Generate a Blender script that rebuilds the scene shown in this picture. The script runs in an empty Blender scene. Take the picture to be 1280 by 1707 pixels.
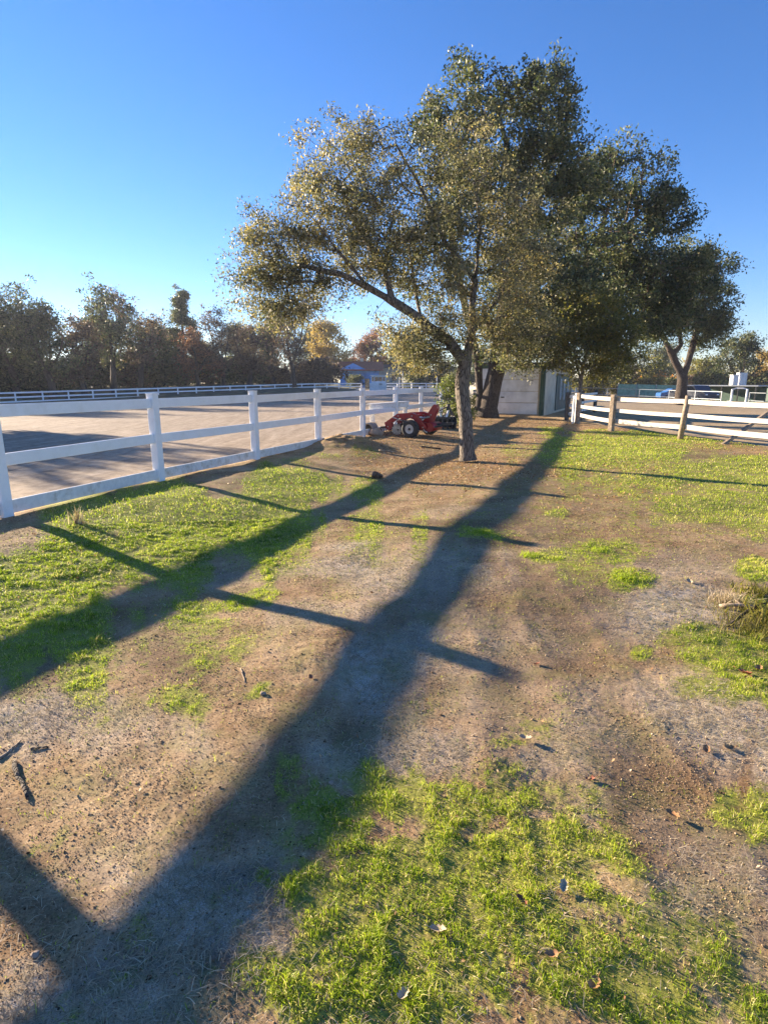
import bpy, math, random
import numpy as np
from mathutils import Vector, Matrix
R = math.radians
random.seed(7)
rng = np.random.default_rng(11)
SC = bpy.context.scene
COL = SC.collection

# ------------------------------------------------------------------ camera
F = 951.0; PITCH = R(12.9); H = 1.55
cam_d = bpy.data.cameras.new('camera'); cam = bpy.data.objects.new('camera', cam_d)
COL.objects.link(cam)
cam_d.sensor_fit = 'HORIZONTAL'; cam_d.sensor_width = 36; cam_d.lens = 36 * F / 1280
cam.location = (0, 0, H); cam.rotation_euler = (R(90) - PITCH, 0, 0)
cam_d.clip_start = 0.05; cam_d.clip_end = 3000
SC.camera = cam

# ------------------------------------------------------------------ light
SUN_AZ = R(-54.5); SUN_EL = R(12.6)          # azimuth from +Y, negative = left
world = bpy.data.worlds.new('World'); SC.world = world; world.use_nodes = True
nt = world.node_tree; nt.nodes.clear()
sky = nt.nodes.new('ShaderNodeTexSky'); sky.sky_type = 'NISHITA'; sky.sun_disc = False
sky.sun_elevation = SUN_EL; sky.sun_rotation = SUN_AZ
sky.air_density = 1.0; sky.dust_density = 0.0; sky.ozone_density = 4.0; sky.altitude = 200
hsv = nt.nodes.new('ShaderNodeHueSaturation'); hsv.inputs['Saturation'].default_value = 1.14
hsv.inputs['Hue'].default_value = 0.503
bg = nt.nodes.new('ShaderNodeBackground'); bg.inputs['Strength'].default_value = 0.068
wo = nt.nodes.new('ShaderNodeOutputWorld')
cm = nt.nodes.new('ShaderNodeMix'); cm.data_type = 'RGBA'; cm.blend_type = 'MULTIPLY'; cm.inputs[0].default_value = 1; cm.inputs[7].default_value = (1.05, .915, 1.04, 1)
nt.links.new(sky.outputs[0], hsv.inputs['Color']); nt.links.new(hsv.outputs[0], cm.inputs[6]); nt.links.new(cm.outputs[2], bg.inputs['Color']); nt.links.new(bg.outputs[0], wo.inputs[0])
sl = bpy.data.lights.new('sun', 'SUN'); so = bpy.data.objects.new('sun', sl); COL.objects.link(so)
sl.energy = 5.0; sl.angle = R(0.5); sl.color = (1.0, 0.82, 0.60)
sd = Vector((math.sin(SUN_AZ) * math.cos(SUN_EL), math.cos(SUN_AZ) * math.cos(SUN_EL), math.sin(SUN_EL)))
so.rotation_euler = sd.to_track_quat('Z', 'Y').to_euler(); so.location = sd * 200
SC.view_settings.view_transform = 'Standard'; SC.view_settings.look = 'None'
SC.view_settings.gamma = 1.0; SC.view_settings.use_curve_mapping = False
SC.view_settings.exposure = 1.98
SC.render.engine = 'CYCLES'
SC.cycles.transparent_max_bounces = 8; SC.cycles.max_bounces = 6

# ------------------------------------------------------------------ measuring the place
CP, SP = math.cos(PITCH), math.sin(PITCH)
def ray(u, v):
    dx = (u - 640) / F; dz = -(v - 853.5) / F
    return Vector((dx, CP + dz * SP, -SP + dz * CP))
def at(u, v, Y):
    d = ray(u, v); return Vector((0, 0, H)) + d * (Y / d.y)
def gp(u, v):
    d = ray(u, v); t = -H / d.z; return Vector((d.x * t, d.y * t, 0))
def smooth(a, b, x):
    t = np.clip((x - a) / (b - a), 0, 1); return t * t * (3 - 2 * t)

_g = np.random.default_rng(3); PERM = _g.permutation(512); GA = _g.random(512) * 2 * np.pi
GX, GY = np.cos(GA), np.sin(GA)
def pn(x, y, s=0):
    x = np.asarray(x, float) + s * 17.31; y = np.asarray(y, float) - s * 9.73
    xi = np.floor(x).astype(int); yi = np.floor(y).astype(int); xf = x - xi; yf = y - yi
    def gr(i, j, a, b):
        h = PERM[(PERM[i & 511] + j) & 511]; return GX[h] * a + GY[h] * b
    u = xf * xf * xf * (xf * (xf * 6 - 15) + 10); v = yf * yf * yf * (yf * (yf * 6 - 15) + 10)
    n00 = gr(xi, yi, xf, yf); n10 = gr(xi + 1, yi, xf - 1, yf); n01 = gr(xi, yi + 1, xf, yf - 1); n11 = gr(xi + 1, yi + 1, xf - 1, yf - 1)
    return 1.5 * ((n00 * (1 - u) + n10 * u) * (1 - v) + (n01 * (1 - u) + n11 * u) * v)
def fbm(x, y, s=0, o=3):
    t = 0; a = 1.0
    for i in range(o):
        t = t + a * pn(x * 2 ** i, y * 2 ** i, s + i * 3); a *= .5
    return t

def terrain(x, y):
    x = np.asarray(x, float); y = np.asarray(y, float)
    a = np.sqrt((np.maximum(np.abs(x) - 9, 0)) ** 2 + 9) - 3
    k = smooth(22, 42, y)
    return -0.03 * np.minimum(a, 75) * k

def tz(x, y): return float(terrain(x, y))

# near fence line (posts) : from measured bases
FD = Vector((math.sin(R(18.8)), math.cos(R(18.8)), 0))
P2 = gp(266, 800)
FSP = 2.72
FD2 = Vector((math.sin(R(21.6)), math.cos(R(21.6)), 0))
def fpost(i): return P2 + (FD if i < 2 else FD2) * (FSP * (i - 2) + (.50 if i <= 0 else .06 if i == 1 else 0))      # i=2 is the second visible post
FN = Vector((FD.y, -FD.x, 0))                     # towards the camera side
FN2 = Vector((FD2.y, -FD2.x, 0))
def fence_side(x, y):      # >0 camera side
    return np.where((x - P2.x) * FD.x + (y - P2.y) * FD.y < 0, (x - P2.x) * FN.x + (y - P2.y) * FN.y, (x - P2.x) * FN2.x + (y - P2.y) * FN2.y)

RF = [gp(946, 702), gp(962, 706), gp(1018, 718), gp(1133, 731), gp(1300, 752), gp(1620, 800)]
def right_side(x, y):     # >0 beyond the right fence
    best = None
    ax, ay = RF[1].x, RF[1].y; bx, by = RF[4].x, RF[4].y
    nx, ny = (by - ay), -(bx - ax); l = math.hypot(nx, ny)
    return -((x - ax) * nx + (y - ay) * ny) / l * (1 if -ny > 0 else -1)

# ------------------------------------------------------------------ ground coverage (grass, straw, moist soil with painted shade, leaf litter)
GRASS = [(760,1320,190,45,.8),(640,1290,90,50,.7),(1120,1580,110,110,.7),(1080,1665,170,70,.85),(1240,1690,80,50,.7),(1000,1400,90,60,.55),(600,1500,120,140,.9),(820,1260,50,30,.6),(1190,1140,90,30,.6),(760,1500,300,170,1),(640,1640,260,110,1),(560,1370,95,110,.95),(900,1420,160,90,.9),(1000,1640,180,90,.75),(1180,1690,120,50,.5),
 (40,985,190,95,1.05),(150,930,140,45,.9),(350,850,300,55,1.05),(520,800,140,30,1.05),(250,905,160,40,.8),(180,875,120,30,.75),(480,920,120,35,.45),(620,880,120,25,.35),
 (390,975,75,18,.85),(375,1050,45,35,.75),(310,1140,45,26,.7),(415,1135,20,14,.6),(350,1010,60,20,.55),
 (800,880,45,12,.65),(1005,915,80,22,.6),(1040,962,55,20,.75),(885,922,40,14,.65),(960,955,60,25,.45),(1000,800,260,60,.33),(860,810,120,40,.25),(1100,860,150,30,.3),(620,900,200,50,.25),(1200,880,100,20,.35),
 (1225,1085,100,42,1),(1160,1060,70,30,.7),(1062,1082,30,14,.75),(1262,945,35,22,.9),(1265,1130,60,30,.8),(1255,1000,40,14,.7),
 (1230,840,170,38,.8),(1160,800,130,22,.6),(1120,730,220,17,.85),(1020,748,170,22,.9),(1180,790,200,35,.7),(915,735,45,30,.85),(860,745,60,14,.5),(1250,770,90,20,.7),
 (840,1205,55,30,.75),(900,1170,70,30,.35),(820,1120,50,30,.3),(1245,1330,50,35,.65),(480,1290,32,50,.45),(470,1390,35,50,.4),
 (385,1640,45,30,.6),(210,1560,40,40,.35),(420,1590,30,25,.3),(720,1160,60,30,.3),(615,850,40,10,.5),(900,850,25,6,.7),(60,1390,60,40,.3),(180,1650,90,40,.3),
 (560,760,60,9,.55),(620,752,40,8,.5),(505,770,60,10,.5)]
STRAW = [(430,1490,60,70,1),(330,1520,70,60,1),(610,1110,60,70,1),(560,1250,60,25,.8),(60,1640,80,50,.9),(220,1690,90,40,.9),(30,1160,80,30,.9),(690,1060,50,40,.8),(390,1520,170,120,.9),(640,1140,70,60,.6),(700,940,160,50,.6),(600,930,90,30,.7),(120,1660,180,80,.8),(560,1010,110,30,.5),
 (1120,1010,120,45,1),(1180,1180,120,70,.8),(1170,1480,90,110,.9),(700,1235,90,40,.6),(880,1260,70,30,.6),(120,1180,180,50,.6),
 (590,900,60,12,.9),(1050,1180,120,60,.5),(600,1260,70,60,.7),(1200,1620,80,80,.5),(940,1330,60,30,.7),(1130,940,110,28,.5),(330,930,70,16,.5),(900,1010,90,40,.2)]
DAMP_SHADE = [(330,1620,60,50,.8),(200,1600,60,45,.6),(590,1220,50,50,.8),(470,1250,40,60,.6),(420,1440,60,40,.7),(60,1100,90,40,.6),(690,1010,60,40,.5),(560,960,90,16,.4),(1010,1180,40,110,.5),(1110,1440,30,110,.5),(960,1060,60,60,.4),(90,1480,60,40,.5),(640,1330,40,40,.5),(880,985,150,45,.75),(1060,1290,90,110,.7),(930,1100,110,60,.4),(300,1065,60,35,.7),(370,1330,90,60,.35),(1180,1390,90,60,.7),(430,1430,90,40,.3),
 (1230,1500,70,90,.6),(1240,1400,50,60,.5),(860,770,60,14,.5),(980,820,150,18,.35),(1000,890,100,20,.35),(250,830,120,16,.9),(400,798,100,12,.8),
 (740,870,80,14,.6),(1150,930,100,18,.5),(820,860,90,25,.3),(1200,760,110,8,.6),(700,1130,60,20,.25),(1250,1640,60,60,.5)]  # some flat strips here paint shade into the soil colour, the rest is moist soil
LITTER = [(760,765,110,26,1),(680,755,110,22,.9),(700,730,120,18,.9),(860,705,120,14,1),(840,730,100,20,.7),(1000,720,130,14,.8),(860,780,80,14,.8),(980,775,120,14,.5),(1200,742,140,10,.7),(1000,800,160,30,.25),(620,735,60,12,.7)]
def _mk(L):
    out = []
    for u, v, ru, rv, w in L:
        c = gp(u, v); a = (gp(u + ru, v) - gp(u - ru, v)) / 2; b = (gp(u, max(v - rv, 660)) - gp(u, v + rv)) / 2
        m = np.linalg.inv(np.array([[a.x, b.x], [a.y, b.y]])); out.append((c.x, c.y, m, w))
    return out
GRASS, STRAW, DAMP_SHADE, LITTER = map(_mk, (GRASS, STRAW, DAMP_SHADE, LITTER))
def cover(L, x, y, wx, wy, edge):
    r = np.zeros_like(x)
    for cx, cy, m, w in L:
        px = x + wx - cx; py = y + wy - cy
        rho = np.hypot(m[0, 0] * px + m[0, 1] * py, m[1, 0] * px + m[1, 1] * py)
        r = np.maximum(r, w * smooth(1.5, .35, rho + edge * .55))
    return r
RUTS = [[(1290, 1700), (1190, 1480), (1085, 1290), (985, 1120), (905, 985), (850, 880)], [(900, 1300), (860, 1130), (820, 990), (800, 900)]]
RUTS = [[(gp(*q).x, gp(*q).y) for q in L] for L in RUTS]
def rut(x, y):
    """distance to the worn wheel tracks"""
    best = np.full(np.shape(x), 9.0); wx = x + .05 * pn(x * 1.3, y * 1.3, 201) ; wy = y
    for L in RUTS:
        for (ax, ay), (bx, by) in zip(L, L[1:]):
            dx, dy = bx - ax, by - ay; t = np.clip(((wx - ax) * dx + (wy - ay) * dy) / (dx * dx + dy * dy), 0, 1); best = np.minimum(best, np.hypot(wx - ax - t * dx, wy - ay - t * dy))
    return best
def masks(x, y):
    d = np.hypot(x, y); k = np.clip(d / 4, .5, 4)
    wx = .22 * k * fbm(x / k * 1.1, y / k * 1.1, 1, 3) * .7; wy = .22 * k * fbm(x / k * 1.1, y / k * 1.1, 5, 3)
    e = fbm(x / k * 4, y / k * 4, 9, 3)
    g = cover(GRASS, x, y, wx, wy, e); s = cover(STRAW, x, y, wx, wy, e); dm = cover(DAMP_SHADE, x, y, wx, wy, e); l = cover(LITTER, x, y, wx, wy, e)
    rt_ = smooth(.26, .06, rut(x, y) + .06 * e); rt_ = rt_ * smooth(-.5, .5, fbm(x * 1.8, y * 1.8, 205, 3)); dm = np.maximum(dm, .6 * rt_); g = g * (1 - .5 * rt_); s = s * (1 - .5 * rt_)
    n = fbm(x * 2.1, y * 2.1, 21, 4)
    g = np.clip(g * (1 - .30 * smooth(-.1, .8, n)) + .13 * smooth(.15, .7, fbm(x * 1.3, y * 1.3, 31, 3)), 0, 1)
    return g, np.clip(s * (1 - .75 * g) + .25 * smooth(.2, .8, fbm(x * .9, y * .9, 41, 3)), 0, 1), np.clip(dm, 0, 1), np.clip(l, 0, 1)

def in_left_arena(x, y):
    return (fence_side(x, y) < -0.10) & ((x + 6) ** 2 / 46. ** 2 + (y - 52) ** 2 / 60. ** 2 < 1.0)
def in_right_arena(x, y):
    s = right_side(x, y)
    return (s > 0.6) & (x > 7.2) & (y < 62) & (x < 70)

# a soil mound by the fence
MND = gp(575, 742)
def height(x, y, g=None):
    d = np.hypot(x, y)
    near = smooth(16, 3, d); far = smooth(40, 8, d)
    z = .030 * fbm(x * .45, y * .45, 51, 2) * far
    z = z + .006 * fbm(x * 2.2, y * 2.2, 53, 3) * far
    c = fbm(x * 9, y * 9, 55, 3)
    ru_ = rut(x, y); z = z + (-.0045 * np.exp(-(ru_ / .10) ** 2) + .0035 * np.exp(-((ru_ - .2) / .06) ** 2) * (1 + 1.6 * pn(x * 5, y * 5, 203))) * smooth(9, 4, d)
    wk = .25 + .75 * smooth(-.25, .45, fbm(x * .9, y * .9, 67, 3)); z = z + .0035 * np.abs(c) * near * wk
    z = z + wk * .0022 * (1 - np.abs(pn(x * 34, y * 26, 57)) * 2) * smooth(7, 2, d) + wk * .0016 * pn(x * 64, y * 60, 59) * smooth(4, 1.5, d)
    q = ((x - MND.x) / .9) ** 2 + ((y - MND.y) / .9) ** 2
    z = z + .26 * np.exp(-q * 1.4) * (1 + .25 * pn(x * 5, y * 5, 61))
    fs_ = fence_side(x, y); z = z - (.095 * np.exp(-((fs_ - 3.0) / 1.5) ** 2) + .03 * smooth(1, 5, fs_)) * smooth(24, 12, d) * (fs_ > 0)
    la = in_left_arena(x, y) | in_right_arena(x, y)
    fd = (x * FD.x + y * FD.y); fs = fence_side(x, y)
    za = -.02 + .012 * fbm(x * .35, y * .35, 64, 3) + .004 * smooth(16, 7, d) * fbm(x * 2.3 + y * .6, y * 1.9 - x * .7, 63, 3)
    w = smooth(0.05, -.35, fs) * smooth(-60, -8, fs)
    z = np.where(la, za * 1.0, z)
    return z + terrain(x, y)
def hz(x, y): return float(height(np.array([x * 1.0]), np.array([y * 1.0]))[0])

# ------------------------------------------------------------------ object helpers
def tag(o, label=None, cat=None, group=None, kind=None):
    if label: o['label'] = label
    if cat: o['category'] = cat
    if group: o['group'] = group
    if kind: o['kind'] = kind
    return o
def empty(name, loc=(0, 0, 0), rz=0):
    o = bpy.data.objects.new(name, None); COL.objects.link(o); o.location = loc; o.rotation_euler = (0, 0, rz); o.empty_display_size = .2
    return o
def link_mesh(name, me, mat, parent=None):
    o = bpy.data.objects.new(name, me); COL.objects.link(o)
    if mat and not me.materials: me.materials.append(mat)
    if parent is not None: o.parent = parent
    return o
def np_mesh(name, V, Fq, attrs=None, smooth_=False, k=None):
    V = np.asarray(V, np.float32); Fq = np.asarray(Fq, np.int32); k = Fq.shape[1]
    me = bpy.data.meshes.new(name); me.vertices.add(len(V)); me.vertices.foreach_set('co', V.ravel())
    me.loops.add(Fq.size); me.loops.foreach_set('vertex_index', Fq.ravel())
    me.polygons.add(len(Fq)); me.polygons.foreach_set('loop_start', np.arange(0, Fq.size, k, dtype=np.int32))
    me.polygons.foreach_set('loop_total', np.full(len(Fq), k, np.int32))
    me.update(calc_edges=True)
    if smooth_: me.polygons.foreach_set('use_smooth', np.ones(len(Fq), bool))
    for nm, (dom, arr) in (attrs or {}).items():
        a = me.attributes.new(nm, 'FLOAT', dom); a.data.foreach_set('value', np.asarray(arr, np.float32))
    return me

class MB:
    """collects shapes into one mesh"""
    def __init__(s): s.v = []; s.f = []; s.sm = []
    def add(s, vs, fs, sm=False):
        n = len(s.v); s.v += [tuple(p) for p in vs]
        for f in fs: s.f.append(tuple(i + n for i in f)); s.sm.append(sm)
        return s
    def box(s, c, d, rz=0, M=None, bev=0.0):
        x, y, z = d[0] / 2, d[1] / 2, d[2] / 2; b = min(bev, x * .45, y * .45, z * .45)
        if b > 0:
            vs = []; idx = {}
            for sx in (-1, 1):
                for sy in (-1, 1):
                    for sz in (-1, 1):
                        for ax in range(3):
                            p = [sx * (x - b), sy * (y - b), sz * (z - b)]; p[ax] = (sx * x, sy * y, sz * z)[ax]
                            idx[(sx, sy, sz, ax)] = len(vs); vs.append(p)
            fs = []
            for ax in range(3):
                o1, o2 = [(1, 2), (2, 0), (0, 1)][ax]
                for sg in (-1, 1):
                    q = []
                    for a, bb in ((-1, -1), (1, -1), (1, 1), (-1, 1)):
                        k = [0, 0, 0]; k[ax] = sg; k[o1] = a; k[o2] = bb; q.append(idx[(*k, ax)])
                    fs.append(q if sg > 0 else q[::-1])
            for ax in range(3):      # edges along ax
                o1, o2 = [(1, 2), (2, 0), (0, 1)][ax]
                for a in (-1, 1):
                    for bb in (-1, 1):
                        k0 = [0, 0, 0]; k0[ax] = -1; k0[o1] = a; k0[o2] = bb; k1 = list(k0); k1[ax] = 1
                        q = [idx[(*k0, o1)], idx[(*k1, o1)], idx[(*k1, o2)], idx[(*k0, o2)]]
                        fs.append(q if a * bb < 0 else q[::-1])
            for sx in (-1, 1):
                for sy in (-1, 1):
                    for sz in (-1, 1):
                        q = [idx[(sx, sy, sz, i)] for i in range(3)]; fs.append(q if sx * sy * sz > 0 else q[::-1])
        else:
            vs = [(i, j, k) for i in (-x, x) for j in (-y, y) for k in (-z, z)]
            fs = [(0, 1, 3, 2), (4, 6, 7, 5), (0, 4, 5, 1), (2, 3, 7, 6), (0, 2, 6, 4), (1, 5, 7, 3)]
        m = Matrix.Translation(Vector(c)) @ Matrix.Rotation(rz, 4, 'Z')
        if M is not None: m = M @ m
        return s.add([m @ Vector(p) for p in vs], fs)
    def beam(s, a, b, w, h, up=(0, 0, 1), bev=0.0):
        a = Vector(a); b = Vector(b); d = b - a; X = d.normalized(); U = Vector(up)
        Y = U.cross(X).normalized(); Z = X.cross(Y)
        M = Matrix(((X.x, Y.x, Z.x, (a.x + b.x) / 2), (X.y, Y.y, Z.y, (a.y + b.y) / 2), (X.z, Y.z, Z.z, (a.z + b.z) / 2), (0, 0, 0, 1)))
        return s.box((0, 0, 0), (d.length, w, h), M=M, bev=bev)
    def tube(s, pts, rad, n=10, cap=True):
        pts = [Vector(p) for p in pts]; rad = rad if hasattr(rad, '__len__') else [rad] * len(pts)
        vs = []; fs = []; ref = None
        for i, p in enumerate(pts):
            d = (pts[min(i + 1, len(pts) - 1)] - pts[max(i - 1, 0)]).normalized()
            if ref is None: ref = d.orthogonal().normalized()
            ref = (ref - d * ref.dot(d)).normalized(); b = d.cross(ref)
            for k in range(n):
                t = 2 * math.pi * k / n; vs.append(p + (ref * math.cos(t) + b * math.sin(t)) * rad[i])
        for i in range(len(pts) - 1):
            for k in range(n): fs.append((i * n + k, i * n + (k + 1) % n, (i + 1) * n + (k + 1) % n, (i + 1) * n + k))
        s.add(vs, fs, True)
        if cap:
            m = len(s.v) - len(vs)
            s.f.append(tuple(m + k for k in range(n))[::-1]); s.sm.append(False)
            s.f.append(tuple(m + (len(pts) - 1) * n + k for k in range(n))); s.sm.append(False)
        return s
    def lathe(s, prof, c, axis, n=24):
        """prof: (radius, height along axis)"""
        c = Vector(c); A = Vector(axis).normalized(); X = A.orthogonal().normalized(); Y = A.cross(X)
        vs = []; fs = []
        for r, h in prof:
            for k in range(n):
                t = 2 * math.pi * k / n; vs.append(c + A * h + (X * math.cos(t) + Y * math.sin(t)) * r)
        for i in range(len(prof) - 1):
            for k in range(n): fs.append((i * n + k, i * n + (k + 1) % n, (i + 1) * n + (k + 1) % n, (i + 1) * n + k))
        return s.add(vs, fs, True)
    def prism(s, pts2, o, X, Y, N, th):
        """outline pts2 in plane (X,Y) at o, thickness th along N, centred"""
        o = Vector(o); X = Vector(X); Y = Vector(Y); N = Vector(N); n = len(pts2)
        vs = [o + X * p[0] + Y * p[1] - N * th / 2 for p in pts2] + [o + X * p[0] + Y * p[1] + N * th / 2 for p in pts2]
        fs = [tuple(range(n))[::-1], tuple(range(n, 2 * n))] + [(i, (i + 1) % n, n + (i + 1) % n, n + i) for i in range(n)]
        return s.add(vs, fs)
    def build(s, name, mat, parent=None):
        me = bpy.data.meshes.new(name); me.from_pydata(s.v, [], s.f); me.update()
        me.polygons.foreach_set('use_smooth', s.sm)
        import bmesh
        b = bmesh.new(); b.from_mesh(me); bmesh.ops.recalc_face_normals(b, faces=b.faces); b.to_mesh(me); b.free()
        return link_mesh(name, me, mat, parent)
def copy_tree(o, parent=None):
    c = o.copy(); COL.objects.link(c); c.parent = parent
    for ch in [x for x in bpy.data.objects if x.parent == o]: copy_tree(ch, c)
    return c

# ------------------------------------------------------------------ materials
def new_mat(name):
    m = bpy.data.materials.new(name); m.use_nodes = True; t = m.node_tree; t.nodes.clear()
    o = t.nodes.new('ShaderNodeOutputMaterial'); return m, t, o
def N(t, k, **kw):
    n = t.nodes.new('ShaderNode' + k)
    for a, b in kw.items():
        if a.startswith('i_'): n.inputs[a[2:].replace('_', ' ')].default_value = b
        else: setattr(n, a, b)
    return n
def ramp(t, stops, src=None, interp='LINEAR'):
    r = t.nodes.new('ShaderNodeValToRGB'); e = r.color_ramp.elements; r.color_ramp.interpolation = interp
    while len(e) > 1: e.remove(e[-1])
    e[0].position = stops[0][0]; e[0].color = (*stops[0][1], 1)
    for p, c in stops[1:]:
        x = e.new(p); x.color = (*c, 1)
    if src is not None: t.links.new(src, r.inputs[0])
    return r
def mixc(t, fac, a, b, mode='MIX'):
    m = t.nodes.new('ShaderNodeMix'); m.data_type = 'RGBA'; m.blend_type = mode
    for s, v in ((0, fac), (6, a), (7, b)):
        if hasattr(v, 'links'): t.links.new(v, m.inputs[s])
        else: m.inputs[s].default_value = v if s == 0 else (*v, 1)
    return m.outputs[2]
def simple(name, col, rough=.6, var=.12, scale=8, bump=.1, dirt=None, metal=0, spec=.5, dist=.01):
    m, t, o = new_mat(name)
    b = N(t, 'BsdfPrincipled'); b.inputs['Roughness'].default_value = rough; b.inputs['Metallic'].default_value = metal
    b.inputs['Specular IOR Level'].default_value = spec
    tc = N(t, 'TexCoord'); n = N(t, 'TexNoise'); n.inputs['Scale'].default_value = scale; n.inputs['Detail'].default_value = 6
    t.links.new(tc.outputs['Object'], n.inputs['Vector'])
    lo = tuple(c * (1 - var * 1.6) for c in col); hi = tuple(min(1, c * (1 + var)) for c in col)
    r = ramp(t, [(.3, lo), (.7, hi)], n.outputs['Fac']); c = r.outputs[0]
    if dirt:
        n2 = N(t, 'TexNoise'); n2.inputs['Scale'].default_value = scale * .35; n2.inputs['Detail'].default_value = 8; n2.inputs['Roughness'].default_value = .7
        t.links.new(tc.outputs['Object'], n2.inputs['Vector'])
        r2 = ramp(t, [(.52, (0, 0, 0)), (.72, (1, 1, 1))], n2.outputs['Fac'])
        c = mixc(t, r2.outputs[0], c, dirt)
    t.links.new(c, b.inputs['Base Color'])
    if bump:
        bp = N(t, 'Bump'); bp.inputs['Strength'].default_value = bump; bp.inputs['Distance'].default_value = dist
        t.links.new(n.outputs['Fac'], bp.inputs['Height']); t.links.new(bp.outputs[0], b.inputs['Normal'])
    t.links.new(b.outputs[0], o.inputs[0]); return m

def leaf_mat(name, stops, trans=.45, rough=.5, gloss=.3):
    m, t, o = new_mat(name)
    a = N(t, 'Attribute'); a.attribute_name = 'tint'
    r = ramp(t, stops, a.outputs['Fac'])
    b = N(t, 'BsdfPrincipled'); b.inputs['Roughness'].default_value = rough; b.inputs['Specular IOR Level'].default_value = gloss
    tr = N(t, 'BsdfTranslucent'); mx = N(t, 'MixShader'); mx.inputs[0].default_value = trans
    br = mixc(t, 1.0, r.outputs[0], (1.35, 1.4, .9), 'MULTIPLY')
    t.links.new(r.outputs[0], b.inputs['Base Color']); t.links.new(br, tr.inputs['Color'])
    t.links.new(b.outputs[0], mx.inputs[1]); t.links.new(tr.outputs[0], mx.inputs[2]); t.links.new(mx.outputs[0], o.inputs[0])
    return m
def bark_mat(name, c1, c2, c3):
    m, t, o = new_mat(name)
    tc = N(t, 'TexCoord'); mp = N(t, 'Mapping'); mp.inputs['Scale'].default_value = (9, 9, 1.7)
    t.links.new(tc.outputs['Object'], mp.inputs[0])
    n = N(t, 'TexNoise'); n.inputs['Scale'].default_value = 3; n.inputs['Detail'].default_value = 9; n.inputs['Roughness'].default_value = .65
    t.links.new(mp.outputs[0], n.inputs['Vector'])
    v = N(t, 'TexVoronoi'); v.inputs['Scale'].default_value = 3.2; v.feature = 'DISTANCE_TO_EDGE'; t.links.new(mp.outputs[0], v.inputs['Vector'])
    r = ramp(t, [(.3, c1), (.5, c2), (.72, c3)], n.outputs['Fac'])
    rv = ramp(t, [(0, (.25, .25, .25)), (.13, (1, 1, 1))], v.outputs[0])
    c = mixc(t, 1.0, r.outputs[0], rv.outputs[0], 'MULTIPLY')
    b = N(t, 'BsdfPrincipled'); b.inputs['Roughness'].default_value = .9; t.links.new(c, b.inputs['Base Color'])
    ad = N(t, 'Math', operation='ADD'); t.links.new(n.outputs['Fac'], ad.inputs[0]); t.links.new(rv.outputs[0], ad.inputs[1])
    bp = N(t, 'Bump'); bp.inputs['Strength'].default_value = .9; bp.inputs['Distance'].default_value = .03
    t.links.new(ad.outputs[0], bp.inputs['Height']); t.links.new(bp.outputs[0], b.inputs['Normal']); t.links.new(b.outputs[0], o.inputs[0])
    return m

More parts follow.
